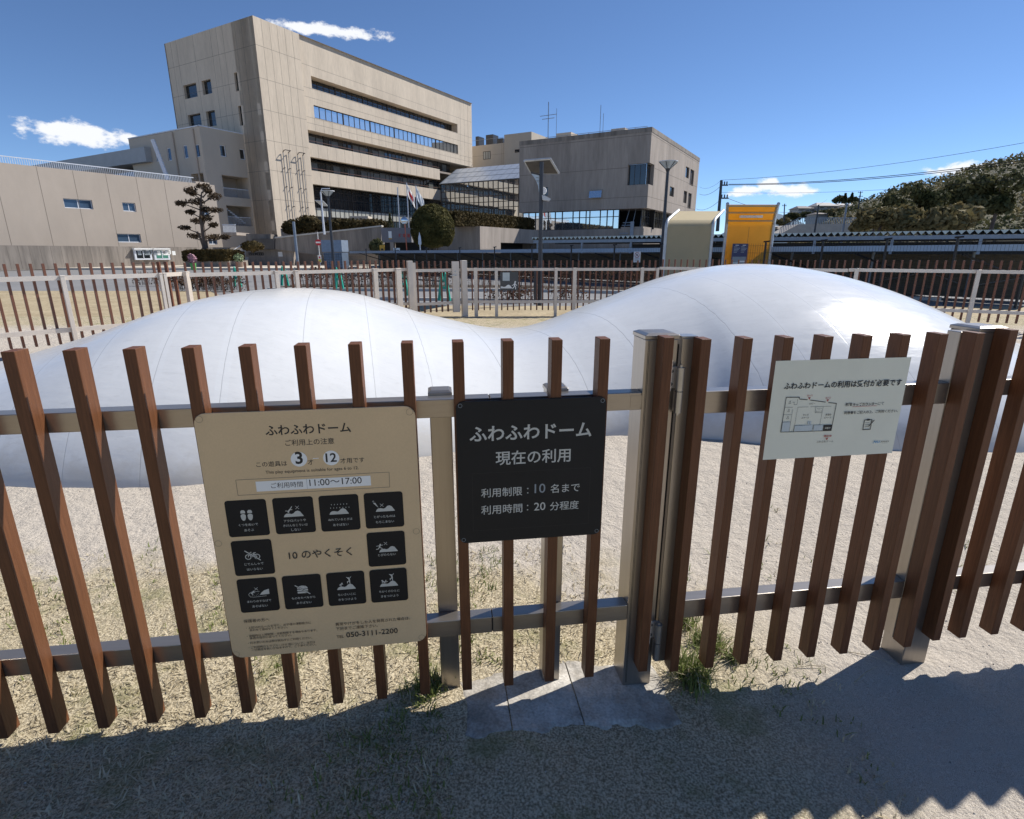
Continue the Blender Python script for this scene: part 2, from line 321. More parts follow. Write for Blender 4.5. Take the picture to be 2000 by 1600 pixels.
SEAM = [-6, -5.4, -4.8, -4.2, -3.6, -3.05, -2.5, -2.0, -1.5, -1.02, -.46, .1, .58, 1.28, 1.95, 2.5, 3.3, 3.7, 4.12, 4.45, 4.9, 5.4, 5.9, 6.4, 6.9, 7.5, 8.1, 8.7, 9.3, 9.9, 10.5, 11.1]
def seam_u(c):
    for k in range(len(SEAM)-1):
        if c < SEAM[k+1]: return k+(c-SEAM[k])/(SEAM[k+1]-SEAM[k])
    return len(SEAM)-1+0.4
mb = MB(); NX, NT = 520, 110; uv = []
for i in range(NX+1):
    x = 0.8-7.4*math.cos(math.pi*i/NX); x = max(-6.6, min(8.2, x)); a_, b_, h_ = yf(x), yb(x), max(0, hh(x))
    for j in range(NT+1):
        t = 0.5-0.5*math.cos(math.pi*j/NT); t = 0.55*t+0.45*j/NT
        y = a_+(b_-a_)*t; z = G-0.05+(h_+0.05)*max(0, (1-abs(2*t-1)**2.4))**0.72
        mb.v.append(Vector((x, y, z))); uv.append((seam_u(x+0.28*y), y))
mb.f = [(i*(NT+1)+j, (i+1)*(NT+1)+j, (i+1)*(NT+1)+j+1, i*(NT+1)+j+1) for i in range(NX) for j in range(NT)]; mb.m = [0]*len(mb.f)
m = bpy.data.materials.new('white_membrane'); m.use_nodes = True; nt = m.node_tree; N, L = nt.nodes, nt.links; b = N['Principled BSDF']
u_ = N.new('ShaderNodeUVMap'); u_.uv_map = 'seam'; sp = N.new('ShaderNodeSeparateXYZ'); L.new(u_.outputs[0], sp.inputs[0])
fr = mth(nt, 'ABSOLUTE', mth(nt, 'SUBTRACT', mth(nt, 'FRACT', mth(nt, 'ADD', sp.outputs[0], 0.5)), 0.5))
line = N.new('ShaderNodeMapRange'); line.inputs['From Min'].default_value = 0.002; line.inputs['From Max'].default_value = 0.0075; line.inputs['To Min'].default_value = 1; line.inputs['To Max'].default_value = 0; L.new(fr, line.inputs[0])
band = N.new('ShaderNodeMapRange'); band.inputs['From Min'].default_value = 0.085; band.inputs['From Max'].default_value = 0.095; band.inputs['To Min'].default_value = 1; band.inputs['To Max'].default_value = 0; L.new(fr, band.inputs[0])
t_ = N.new('ShaderNodeTexCoord')
def dn(sc, st, lo, hi, amt):
    p = N.new('ShaderNodeMapping'); p.inputs['Scale'].default_value = st; p.inputs['Rotation'].default_value = (0, 0, 0.5); L.new(t_.outputs['Object'], p.inputs[0])
    n = N.new('ShaderNodeTexNoise'); n.inputs['Scale'].default_value = sc; n.inputs['Detail'].default_value = 7; n.inputs['Roughness'].default_value = 0.7; L.new(p.outputs[0], n.inputs['Vector'])
    r = N.new('ShaderNodeMapRange'); r.inputs['From Min'].default_value = lo; r.inputs['From Max'].default_value = hi; r.inputs['To Max'].default_value = amt; L.new(n.outputs['Fac'], r.inputs[0]); return r.outputs[0]
def mixc(f, a, bcol):
    x = N.new('ShaderNodeMix'); x.data_type = 'RGBA'
    L.new(f, x.inputs[0]) if hasattr(f, 'is_output') else None
    for i_, q in ((6, a), (7, bcol)):
        if hasattr(q, 'is_output'): L.new(q, x.inputs[i_])
        else: x.inputs[i_].default_value = (*q, 1)
    return x.outputs[2]
colr = mixc(dn(1.6, (1, 1, 1), 0.35, 0.75, 1.0), (0.70, 0.705, 0.70), (0.635, 0.645, 0.645))
colr = mixc(dn(9, (1, 0.25, 1), 0.55, 0.78, 0.4), colr, (0.56, 0.57, 0.57))
colr = mixc(dn(26, (0.3, 1.6, 1), 0.57, 0.74, 0.5), colr, (0.50, 0.50, 0.49))
colr = mixc(mth(nt, 'MULTIPLY', band.outputs[0], 0.25), colr, (0.72, 0.74, 0.75))
colr = mixc(mth(nt, 'MULTIPLY', line.outputs[0], 0.48), colr, (0.20, 0.20, 0.20))
gz_ = N.new('ShaderNodeSeparateXYZ'); L.new(t_.outputs['Object'], gz_.inputs[0])
low = N.new('ShaderNodeMapRange'); low.inputs['From Min'].default_value = 0.10; low.inputs['From Max'].default_value = -0.06; low.inputs['To Max'].default_value = 1.0
L.new(mth(nt, 'SUBTRACT', gz_.outputs[2], dn(5, (1, 1, 1), 0.35, 0.7, 0.18)), low.inputs[0])
colr = mixc(mth(nt, 'MULTIPLY', low.outputs[0], 0.5), colr, (0.52, 0.47, 0.39))
L.new(colr, b.inputs['Base Color'])
rr = N.new('ShaderNodeMapRange'); rr.inputs['To Min'].default_value = 0.17; rr.inputs['To Max'].default_value = 0.25
L.new(dn(7, (0.4, 1.5, 1), 0.3, 0.7, 1.0), rr.inputs[0]); L.new(rr.outputs[0], b.inputs['Roughness'])
nb = N.new('ShaderNodeTexNoise'); nb.inputs['Scale'].default_value = 5; nb.inputs['Detail'].default_value = 6
pp = N.new('ShaderNodeMapping'); pp.inputs['Scale'].default_value = (0.6, 2.2, 1); pp.inputs['Rotation'].default_value = (0, 0, 0.3); L.new(t_.outputs['Object'], pp.inputs[0]); L.new(pp.outputs[0], nb.inputs['Vector'])
hb = mth(nt, 'SUBTRACT', nb.outputs['Fac'], mth(nt, 'MULTIPLY', line.outputs[0], 0.12))
bp = N.new('ShaderNodeBump'); bp.inputs['Strength'].default_value = 0.2; bp.inputs['Distance'].default_value = 0.018; L.new(hb, bp.inputs['Height']); L.new(bp.outputs[0], b.inputs['Normal'])
dome = mb.build('inflatable_dome', m, smooth=False)
ul = dome.data.uv_layers.new(name='seam')
for lp in dome.data.loops: ul.data[lp.index].uv = uv[lp.vertex_index]
dome.data.polygons.foreach_set('use_smooth', [True]*len(dome.data.polygons))
tag(dome, 'big white inflated bouncing dome with two humps lying on the sand', 'inflatable')

# ------------------------------------------------------------------ near fence and gate
BASE = FN.pt(-0.4, G, -0.08)
fence = thing('slat_fence', BASE, 'brown slatted fence in front, with bronze metal posts, carrying the tan and black signs', 'fence')
SW, SD, Z0, Z1 = 0.031, 0.0511, 0.0264, 1.1832
def slat_mesh(z0, z1, m, name='slat'):
    mb_ = MB(); F0 = Fr((0, 0), (1, 0)); mb_.box(F0, 0, SW, 0, z1-z0, -SD, 0)
    me = bpy.data.meshes.new(name); me.from_pydata(mb_.v, [], mb_.f); me.materials.append(m)
    bm = bmesh.new(); bm.from_mesh(me); bmesh.ops.bevel(bm, geom=list(bm.edges), offset=0.0012, segments=1, affect='EDGES'); bmesh.ops.recalc_face_normals(bm, faces=bm.faces); bm.to_mesh(me); bm.free(); return me
SM = slat_mesh(Z0, Z1, M['slat'])
for i in range(-13, 11): inst('slat', SM, fence, FN.pt((i-8)*0.1381, Z0), A)
inst('slat', SM, fence, FN.pt(0.4662, Z0), A)
def rail(F, u0, u1, z0, z1, d0, d1, parent, m=None, bev=0.002):
    return MB().box(F, u0, u1, z0, z1, d0, d1).build('rail', m or M['aluh'], parent, bevel=bev)
rail(FN, -3.3, -0.0335, 0.9545, 1.0095, -0.101, -0.0515, fence); rail(FN, -0.0310, 0.4313, 0.9545, 1.0095, -0.101, -0.0515, fence)
rail(FN, -3.3, -0.0335, 0.2025, 0.2615, -0.101, -0.0515, fence); rail(FN, -0.0310, 0.4313, 0.2025, 0.2615, -0.101, -0.0515, fence)
MB().box(FN, -0.0334, -0.0311, 0.958, 1.006, -0.098, -0.054).box(FN, -0.0334, -0.0311, 0.206, 0.258, -0.098, -0.054).build('joint_shade_strip', M['dark'], fence)  # near-black strip added so the see-through joint looks shaded
def post(F, u0, u1, d0, d1, zt, parent, capz=0.012, name='post', zb=G-0.06, m=None, over=0.003):
    p = MB().box(F, u0, u1, zb, zt, d0, d1).build(name, m or M['alu'], parent, bevel=0.0025)
    c = MB(); uc, dc = (u0+u1)/2, (d0+d1)/2; hu, hd = (u1-u0)/2+over, abs(d1-d0)/2+over
    for k, (s, z) in enumerate(((1, zt+0.0005), (1, zt+capz), (0.8, zt+capz*1.35))): pass
    c.add([F.pt(uc+a*hu*s, z, dc+b_*hd*s) for s, z in ((1, zt+0.0005), (1, zt+capz), (0.75, zt+capz*1.45)) for a, b_ in ((-1, -1), (1, -1), (1, 1), (-1, 1))],
          [(0, 3, 2, 1), (8, 9, 10, 11)]+[(i+j, i+(j+1) % 4, i+4+(j+1) % 4, i+4+j) for i in (0, 4) for j in range(4)])
    c.build('cap', m or M['alu'], p, bevel=0.0015); return p
post(FN, -0.209, -0.1435, -0.1635, -0.1015, 1.006, fence); post(FN, 0.1490, 0.2115, -0.1635, -0.1015, 1.006, fence)
post(FN, -1.71, -1.645, -0.1635, -0.1015, 1.006, fence); post(FN, -3.1, -3.035, -0.1635, -0.1015, 1.006, fence)
gp_ = post(FN, 0.4319, 0.5335, -0.1535, -0.0516, 1.170, fence, 0.012)
for uu in (0.4405, 0.4440): MB().box(FN, uu, uu+0.0012, G, 1.168, -0.0515, -0.0511).build('groove', M['dark'], gp_)
MB().box(FN, 0.3962, 0.4312, 0.9635, 1.0000, -0.0512, -0.0505).build('end_plate', M['aluh'], fence)

gate = thing('slat_gate', GN.pt(0.4, G, -0.07), 'brown slatted gate on hinges, open gap beside the wide metal post, carrying the white sign', 'gate')
SG = slat_mesh(0.0105, 1.1755, M['slat'])
for k in range(0, 8): inst('slat', SG, gate, GN.pt(k*0.1297, 0.0105), 0.1368)
rail(GN, 0.0125, 0.9055, 0.9335, 1.0045, -0.101, -0.0515, gate); rail(GN, 0.0125, 0.9055, 0.1875, 0.2585, -0.101, -0.0515, gate)
st = MB().box(GN, -0.0345, 0.0120, 0.015, 1.172, -0.101, -0.0515).build('stile', M['alu'], gate, bevel=0.002)
MB().box(GN, -0.0352, -0.0346, 0.03, 1.15, -0.094, -0.087).box(GN, -0.0352, -0.0346, 0.03, 1.15, -0.080, -0.072).build('groove', M['dark'], st)
MB().box(GN, -0.0365, 0.0135, 1.1722, 1.1775, -0.103, -0.050).build('cap', M['steel'], st, bevel=0.001)
st2 = MB().box(GN, 0.906, 0.966, 0.015, 1.172, -0.101, -0.0516).build('stile', M['alu'], gate, bevel=0.002)
for z0 in (0.948, 0.050):
    hg = MB(); c = GN.pt(-0.043, 0, -0.028)
    hg.tube([(c.x, c.y, z0), (c.x, c.y, z0+0.066)], 0.0125, 18).tube([(c.x, c.y, z0+0.069), (c.x, c.y, z0+0.140)], 0.0125, 18)
    hg.tube([(c.x, c.y, z0-0.008), (c.x, c.y, z0+0.148)], 0.006, 12)
    h_ = hg.build('hinge', M['steel'], gate, smooth=False)
    hp = MB(); hp.prism(Fr((GN.pt(-0.0725, 0, -0.0515).x, GN.pt(-0.0725, 0, -0.0515).y), (0, 1)), [(-0.002, z0+0.070), (-0.002, z0+0.165), (-0.034, z0+0.165), (-0.034, z0+0.070)], 0, 0.003)
    hp.box(GN, -0.0725, -0.036, z0+0.072, z0+0.138, -0.0515, -0.0475); hp.box(GN, -0.050, -0.020, z0, z0+0.064, -0.0515, -0.0475); hp.build('hinge_plate', M['alufar'], h_, bevel=0.001)
    sc = MB()
    for dz in (0.085, 0.125):
        p = GN.pt(-0.062, z0+dz, -0.0475); q = GN.pt(-0.062, z0+dz, -0.0445); sc.tube([p, q], [0.006, 0.005], 8)
    sc.build('screw', M['black'], h_)
# fence carries on right of the gate
fence2 = thing('slat_fence', GN.pt(2.0, G, -0.08), 'brown slatted fence beyond the gate at the far right edge in front', 'fence')
for k in range(9): inst('slat', SM, fence2, GN.pt(1.135+k*0.1381, Z0), 0.1368)
rail(GN, 1.076, 2.9, 0.9545, 1.0095, -0.101, -0.0515, fence2); rail(GN, 1.076, 2.9, 0.2025, 0.2615, -0.101, -0.0515, fence2)
post(GN, 0.972, 1.075, -0.155, -0.0516, 1.170, fence2); inst('slat', SM, fence2, GN.pt(1.025, Z0), 0.1368); post(GN, 1.9, 1.965, -0.1635, -0.1015, 1.006, fence2)  # slat on the first post is added to close light bars in the shadow

# ------------------------------------------------------------------ lettering
_tc = {}
def text_geo(body, bold):
    k = (body, bold)
    if k not in _tc:
        cu = bpy.data.curves.new('lettering', 'FONT'); cu.body = body; cu.size = 1; cu.resolution_u = 3; cu.offset = bold
        o = bpy.data.objects.new('lettering', cu); C.objects.link(o); dg = bpy.context.evaluated_depsgraph_get(); dg.update()
        me = bpy.data.meshes.new_from_object(o.evaluated_get(dg)); vs_ = [(v.co.x, v.co.y) for v in me.vertices]; fs = [tuple(p.vertices) for p in me.polygons]
        C.objects.unlink(o); bpy.data.objects.remove(o); bpy.data.curves.remove(cu); bpy.data.meshes.remove(me)
        x0 = min(v[0] for v in vs_); x1 = max(v[0] for v in vs_)
        _tc[k] = ([(v[0]-x0, v[1]) for v in vs_], fs, x1-x0)
    return _tc[k]
class Sheet:                                   # printing on a board: F + origin, d rises a hair per stroke
    def __init__(s, F, u, z, d): s.F, s.u, s.z, s.d, s.k, s.L = F, u, z, d, 0, {}
    grp = None
    def mb(s, m, key=None): s.k += 1; return s.L.setdefault((s.grp, key, m), MB()), s.d+s.k*0.00001
    def text(s, body, x0, x1, y, m, bold=0.0, hs=None):
        vs_, fs, w = text_geo(body, bold); k = (x1-x0)/w; kz = hs or k; mb_, d = s.mb(m, body+str(y)+str(x0))
        mb_.add([s.F.pt(s.u+x0+a*k, s.z+y+b_*kz, d) for a, b_ in vs_], fs)
    def poly(s, pts, m): mb_, d = s.mb(m); mb_.flat(s.F, [(s.u+a, s.z+b_) for a, b_ in pts], d)
    def rect(s, x0, y0, x1, y1, m): s.poly([(x0, y0), (x1, y0), (x1, y1), (x0, y1)], m)
    def rrect(s, x0, y0, x1, y1, r, m): s.poly(rrect(x0, y0, x1, y1, r), m)
    def disc(s, x, y, r, m, n=20, sy=1): s.poly([(x+r*math.cos(6.2832*k/n), y+r*sy*math.sin(6.2832*k/n)) for k in range(n)], m)
    def line(s, pts, w, m, close=False):
        if close: pts = list(pts)+[pts[0]]
        for (a, b_), (c, e) in zip(pts[:-1], pts[1:]):
            l = math.hypot(c-a, e-b_) or 1; nx, ny = -(e-b_)/l*w/2, (c-a)/l*w/2; ex, ey = (c-a)/l*w*0.3, (e-b_)/l*w*0.3
            s.poly([(a-ex+nx, b_-ey+ny), (a-ex-nx, b_-ey-ny), (c+ex-nx, e+ey-ny), (c+ex+nx, e+ey+ny)], m)
    def ring(s, x, y, r, w, m, n=18): 
        mb_, d = s.mb(m); p = [s.F.pt(s.u+x+q*math.cos(6.2832*k/n), s.z+y+q*math.sin(6.2832*k/n), d) for q in (r, r-w) for k in range(n)]
        mb_.add(p, [(k, (k+1) % n, n+(k+1) % n, n+k) for k in range(n)])
    def done(s, parent, names):
        top = {}
        for (g, key, m), mb_ in s.L.items():
            p = parent
            if g is not None and g in top: p = top[g]
            o = mb_.build('lettering' if key else names.get(m, 'lettering'), M[m], p)
            if g is not None and g not in top: top[g] = o
def rrect(x0, y0, x1, y1, r, n=5):
    out = []
    for cx, cy, a0 in ((x1-r, y1-r, 0), (x0+r, y1-r, 1), (x0+r, y0+r, 2), (x1-r, y0+r, 3)):
        out += [(cx+r*math.cos((a0+k/n)*math.pi/2), cy+r*math.sin((a0+k/n)*math.pi/2)) for k in range(n+1)]
    return out

# tan rules sign
su, sz = -0.825, 0.238
sg = thing('rules_sign', FN.pt(su+0.289, sz, 0.002), 'large tan sign listing rules with ten black pictogram tiles, fixed to the front fence', 'sign')
bd = MB().prism(FN, rrect(su, sz, su+0.578, sz+0.771, 0.030), 0.0008, 0.0050).build('board', M['tan'], sg, bevel=0.0008)
S = Sheet(FN, su, sz, 0.0053)
S.text('ふわふわドーム', .1765, .4014, .7044, 'ink', 0.018); S.text('ご利用上の注意', .2241, .3536, .672, 'ink', 0.006)
S.text('この遊具は', .1417, .2225, .6138, 'ink', 0.004); S.disc(.2554, .6302, .0218, 'strip', 32); S.disc(.3416, .6293, .0218, 'strip', 32)
S.text('3', .2455, .2655, .6175, 'ink', 0.025); S.text('12', .3265, .3558, .618, 'ink', 0.02); S.text('才', .2769, .2926, .6135, 'ink', 0.004)
S.rect(.2922, .6293, .308, .6313, 'strip'); S.text('才用です', .3651, .4308, .6131, 'ink', 0.004)
S.text('This play equipment is suitable for ages 6 to 12.', .1633, .4132, .5918, 'ink', 0.004)
for pl in ([(.083, .532), (.4955, .532), (.4965, .578), (.083, .578)],): S.line(pl, .0011, 'joint', True)
S.rect(.1336, .5403, .4440, .5702, 'strip'); S.line([(.2690, .5405), (.2690, .5700)], .0008, 'greyten')
S.text('ご利用時間', .1731, .258, .549, 'ink', 0.004); S.text('11:00～17:00', .2761, .419, .5488, 'ink', 0.006)
W2, H2 = .1098, .1125
def hump(x, y, s=1.0, m='palegrey'):
    pts = [(0, 0), (.004, .007), (.010, .0105), (.018, .0105), (.026, .0085), (.032, .0105), (.039, .0165), (.046, .018), (.053, .015), (.059, .007), (.063, .0015), (.0625, 0)]
    S.poly([(x+a*s*.86, y+b_*s) for a, b_ in pts], m)
def cross(x, y, r=.0045):
    S.line([(x-r, y-r), (x+r, y+r)], .0011, 'palegrey'); S.line([(x-r, y+r), (x+r, y-r)], .0011, 'palegrey')
tiles = [(.0440, .4050, ['くつをぬいで', 'あそぶ'], 'shoe'), (.1705, .4050, ['アクロバットや', 'きけんなこういは', 'しない'], 'flip'), (.2956, .4040, ['ぬれているときは', 'あそばない'], 'rain'), (.4205, .4045, ['とがったものは', 'もちこまない'], 'umb'),
         (.0440, .2800, ['じてんしゃで', 'はいらない'], 'bike'), (.4195, .2785, ['とびのらない'], 'run'), (.0435, .1565, ['まわりのすなばで', 'あそばない'], 'sandp'), (.1687, .1560, ['ものをたべながら', 'あそばない'], 'burger'), (.2940, .1555, ['ちいさいこに', 'きをつけよう'], 'jump'), (.4190, .1550, ['ちかくのひとに', 'きをつけよう'], 'bump')]
def man(x, y, s, pose):
    g = 'palegrey'
    if pose == 'jump':
        S.disc(x-.002*s, y+.011*s, .0026*s, g, 12); S.line([(x, y+.009*s), (x+.001*s, y)], .004*s, g); S.line([(x, y+.008*s), (x+.006*s, y+.015*s)], .0018*s, g); S.line([(x, y+.008*s), (x-.007*s, y+.014*s)], .0018*s, g)
        S.line([(x+.001*s, y), (x+.002*s, y-.008*s)], .0022*s, g); S.line([(x+.001*s, y), (x-.005*s, y-.001*s), (x-.005*s, y-.006*s)], .0022*s, g)
    elif pose == 'sit':
        S.disc(x+.004*s, y+.006*s, .0026*s, g, 12); S.line([(x+.003*s, y+.004*s), (x-.003*s, y)], .0038*s, g); S.line([(x+.002*s, y+.003*s), (x+.007*s, y+.0015*s)], .0017*s, g); S.line([(x-.003*s, y), (x+.001*s, y-.002*s), (x, y-.006*s)], .002*s, g)
    elif pose == 'fall':
        S.disc(x-.006*s, y+.005*s, .0026*s, g, 12); S.line([(x-.005*s, y+.003*s), (x+.001*s, y-.002*s)], .004*s, g); S.line([(x+.001*s, y-.002*s), (x+.006*s, y+.006*s)], .0022*s, g); S.line([(x+.001*s, y-.002*s), (x+.010*s, y+.001*s)], .0022*s, g); S.line([(x-.004*s, y+.002*s), (x-.007*s, y-.004*s)], .0018*s, g)
    elif pose == 'run':
        S.disc(x+.003*s, y+.010*s, .0026*s, g, 12); S.line([(x+.002*s, y+.007*s), (x, y+.001*s)], .004*s, g); S.line([(x-.009*s, y+.005*s), (x+.001*s, y+.006*s), (x+.010*s, y+.008*s)], .0019*s, g); S.line([(x, y+.001*s), (x+.008*s, y-.004*s)], .0023*s, g); S.line([(x, y+.001*s), (x-.004*s, y-.005*s), (x-.010*s, y-.006*s)], .0023*s, g)
    else:
        S.disc(x-.003*s, y-.005*s, .0026*s, g, 12); S.line([(x-.003*s, y-.003*s), (x+.002*s, y+.003*s)], .004*s, g); S.line([(x+.002*s, y+.003*s), (x+.008*s, y+.012*s)], .0023*s, g); S.line([(x+.002*s, y+.003*s), (x+.008*s, y+.002*s)], .0022*s, g); S.line([(x-.003*s, y-.002*s), (x-.011*s, y-.001*s)], .0019*s, g)
for x, y, ls, ic in tiles:
    g = 'palegrey'
    S.grp = ls[0]; S.rrect(x, y, x+W2, y+H2, .0085, 'tile')
    cx = x+W2/2; n = len(ls); cw = .0089
    for k, l in enumerate(ls):
        yb_ = y+(.033-.017*k if n == 2 else (.037-.0145*k if n == 3 else .034)); w = len(l)*cw*(0.97 if len(l) < 8 else 0.94)
        S.text(l, cx-w/2, cx+w/2, yb_, g, 0.005)
    iy = y+.0565
    if ic == 'shoe':
        for sx_ in (-1, 1):
            c0 = cx+sx_*.0092-.001; S.poly([(c0+.0075*math.cos(q*.3142)*(1 if math.sin(q*.3142) > 0 else .9), iy+.004+.0135*math.sin(q*.3142)*(1 if math.sin(q*.3142) < 0 else .55)+.002) for q in range(20)], g); 
            S.rect(c0-.009, iy+.0135, c0+.009, iy+.0150, 'tile'); S.poly([(c0-.0062, iy+.0152), (c0+.0062, iy+.0152), (c0+.0062, iy+.021), (c0+.003, iy+.025), (c0-.003, iy+.025), (c0-.0062, iy+.021)], g)
    elif ic == 'flip': hump(cx-.029, iy-.004); man(cx-.012, iy+.016, .95, 'flip'); cross(cx+.010, iy+.024)
    elif ic == 'rain':
        hump(cx-.029, iy-.004)
        for k in range(6): S.disc(cx-.021+.0085*k, iy+.027, .0009, g, 8, 2.2); S.disc(cx-.024+.0085*k, iy+.0165, .0009, g, 8, 2.2)
        S.disc(cx+.027, iy+.0165, .0009, g, 8, 2.2)
    elif ic == 'umb':
        hump(cx-.024, iy-.004); S.poly([(cx-.030, iy+.024), (cx-.024, iy+.025), (cx-.015, iy+.008)], g); S.ring(cx-.029, iy+.0290, .0024, .0009, g); cross(cx-.006, iy+.016)
    elif ic == 'bike':
        S.ring(cx-.013, iy+.003, .0085, .0022, g, 24); S.ring(cx+.011, iy+.003, .0085, .0022, g, 24); S.line([(cx-.013, iy+.003), (cx-.008, iy+.016), (cx-.003, iy+.018)], .0019, g); S.line([(cx-.010, iy+.012), (cx+.004, iy+.012), (cx-.001, iy+.003), (cx-.010, iy+.012)], .0019, g); S.line([(cx+.002, iy+.015), (cx+.008, iy+.0155)], .0024, g); S.line([(cx+.004, iy+.014), (cx-.001, iy+.003), (cx+.011, iy+.003), (cx+.004, iy+.012)], .0019, g)
        S.line([(cx-.019, iy+.022), (cx+.017, iy-.008)], .0050, 'tile'); S.line([(cx-.020, iy+.023), (cx+.019, iy-.009)], .0028, g)
    elif ic == 'run': hump(cx-.022, iy-.010); man(cx-.020, iy+.006, .95, 'run'); cross(cx-.002, iy+.018)
    elif ic == 'sandp':
        S.poly([(cx+.004, iy+.000), (cx+.010, iy+.008), (cx+.018, iy+.0145), (cx+.031, iy+.018), (cx+.031, iy+.001)], g)
        S.line([(cx+.004, iy+.012), (cx-.016, iy+.012), (cx-.023, iy+.009), (cx-.027, iy+.003), (cx-.023, iy-.004), (cx-.014, iy-.006), (cx+.022, iy-.0045)], .0010, g); man(cx-.016, iy+.007, 1.0, 'sit'); cross(cx-.004, iy+.021)
        for q in ((-.012, -.001), (-.006, -.001), (-.003, .003), (.001, -.001), (.001, .006)): S.disc(cx+q[0], iy+q[1], .0008, g, 6)
    elif ic == 'burger':
        S.poly([(cx-.015, iy+.010), (cx+.015, iy+.010), (cx+.0145, iy+.014), (cx+.010, iy+.019), (cx, iy+.021), (cx-.010, iy+.019), (cx-.0145, iy+.014)], g)
        for q in ((-.006, .0165), (0, .018), (.006, .0165), (-.001, .014), (.008, .0135)): S.disc(cx+q[0], iy+q[1], .0007, 'tile', 6)
        S.rrect(cx-.0155, iy+.003, cx+.0155, iy+.008, .002, g); S.rrect(cx-.015, iy-.005, cx+.015, iy+.001, .002, g)
        S.line([(cx-.018, iy+.021), (cx+.018, iy-.007)], .0050, 'tile'); S.line([(cx-.020, iy+.0225), (cx+.020, iy-.0085)], .0027, g)
    elif ic == 'jump': hump(cx-.027, iy-.003); man(cx+.010, iy+.024, 1.0, 'jump'); man(cx-.015, iy+.013, .9, 'sit')
    else: hump(cx-.027, iy-.003); man(cx+.010, iy+.024, 1.0, 'jump'); man(cx-.013, iy+.013, .95, 'fall')
S.grp = None
S.text('10 のやくそく', .197, .3744, .324, 'ink', 0.004); S.text('保護者の方へ', .0462, .1187, .1230, 'ink')
for l, x0, x1, y in (('・上記10のルールを守り、お子様の運動能力に', .0500, .2366, .1009), ('あわせて遊ばせてください。', .0595, .1678, .0920), ('・混雑時は入場制限・年齢制限する場合もあります。', .0490, .2518, .0722), ('係員の指示に従ってください。', .0560, .1764, .0635),
                     ('・付き添いの方は飛び跳ねずにご利用ください。', .0490, .2343, .0475), ('・ご利用時のトラブル・けが 等について、当方は', .0490, .2421, .0310), ('一切責任を負いかねますので、ご了承ください。', .0560, .2440, .0220),
                     ('異常やけがをした人を発見された場合は、', .3067, .5307, .0850), ('下記までご連絡下さい。', .3067, .4316, .0690)):
    S.text(l, x0, x1, y, 'ink')
S.text('TEL', .3065, .3278, .0402, 'ink'); S.text('050-3111-2200', .3354, .4906, .0402, 'ink', 0.006)
for a, b_ in ((.0150, .7560), (.5630, .7545), (.0120, .3890), (.5640, .3865), (.0110, .0160), (.5630, .0160)): S.ring(a, b_, .0095, .0007, 'joint', 24)
S.done(sg, {'tile': 'pictogram_tile', 'ink': 'marking', 'palegrey': 'pictogram', 'strip': 'sticker', 'joint': 'groove', 'greyten': 'sticker_edge'})

# black sign
su, sz = -0.134, 0.572
sg = thing('usage_sign', FN.pt(su+0.218, sz, 0.002), 'square black sign with pale Japanese lettering on the front fence, beside the tan sign', 'sign')
MB().prism(FN, rrect(su, sz, su+0.437, sz+0.444, 0.022), 0.0008, 0.0050).build('board', M['blackboard'], sg, bevel=0.0008)
S = Sheet(FN, su, sz, 0.0053)
S.text('ふわふわドーム', .0363, .3954, .327, 'palegrey', 0.02); S.text('現在の利用', .1108, .3343, .2520, 'palegrey', 0.012)
S.line([(.0418, .040), (.397, .040), (.397, .225), (.0418, .225)], .0009, 'ink', True)
S.text('利用制限', .0673, .190, .1500, 'palegrey', 0.006); S.text('利用時間', .0664, .1903, .0945, 'palegrey', 0.006)
for yy in (.1500, .0945): S.disc(.2065, yy+.0045, .0021, 'palegrey', 10); S.disc(.2065, yy+.0185, .0021, 'palegrey', 10)
S.text('10', .2272, .260, .1525, 'greyten', 0.006); S.text('名まで', .2757, .3658, .1517, 'palegrey', 0.006); S.text('20', .2263, .261, .0952, 'palegrey', 0.006); S.text('分程度', .2753, .3646, .0942, 'palegrey', 0.006)
for a, b_ in ((.012, .432), (.425, .432), (.012, .012), (.425, .012)): S.ring(a, b_, .006, .001, 'greyten', 16)
S.done(sg, {'greyten': 'lettering', 'ink': 'groove'})

# white notice on the gate
su, sz = 0.240, 0.790
sg = thing('notice_sign', GN.pt(su+0.226, sz, 0.002), 'wrinkled white laminated notice with a floor plan, on the slatted gate', 'sign')
mb = MB(); n1, n2 = 36, 24; wdt, hgt = .452, .316
mb.add([GN.pt(su+wdt*i/n1, sz+hgt*j/n2, 0.0026+0.0007*NZ.noise((i*.23, j*.17, 4))+0.0003*NZ.noise((i*.7, j*.5, 9))) for j in range(n2+1) for i in range(n1+1)], [(j*(n1+1)+i, j*(n1+1)+i+1, (j+1)*(n1+1)+i+1, (j+1)*(n1+1)+i) for j in range(n2) for i in range(n1)])
sheet = mb.build('laminated_sheet', M['film'], sg, smooth=True); pass
MB().prism(GN, rrect(su+.004, sz+.004, su+wdt-.004, sz+hgt-.004, .008), 0.0003, 0.0012).build('backing_board', M['white'], sg)
S = Sheet(GN, su, sz, 0.0044); I = 'ink'
S.text('ふわふわドームの利用は受付が必要です', .0372, .4345, .2290, I, 0.02)
S.line([(.0493, .2022), (.093, .2010), (.093, .1975)], .0022, I); S.line([(.0493, .2022), (.0472, .0905), (.2190, .0877), (.2218, .1765)], .0018, I)
S.line([(.094, .1950), (.121, .1920)], .0022, I); S.line([(.131, .1905), (.183, .1822)], .0022, I); S.line([(.194, .1800), (.2218, .1765)], .0022, I)
for x_, y_ in ((.127, .1920), (.190, .1830), (.2091, .0560)): S.poly([(x_-.0042, y_+.0075), (x_+.0042, y_+.0075), (x_, y_)], 'red')
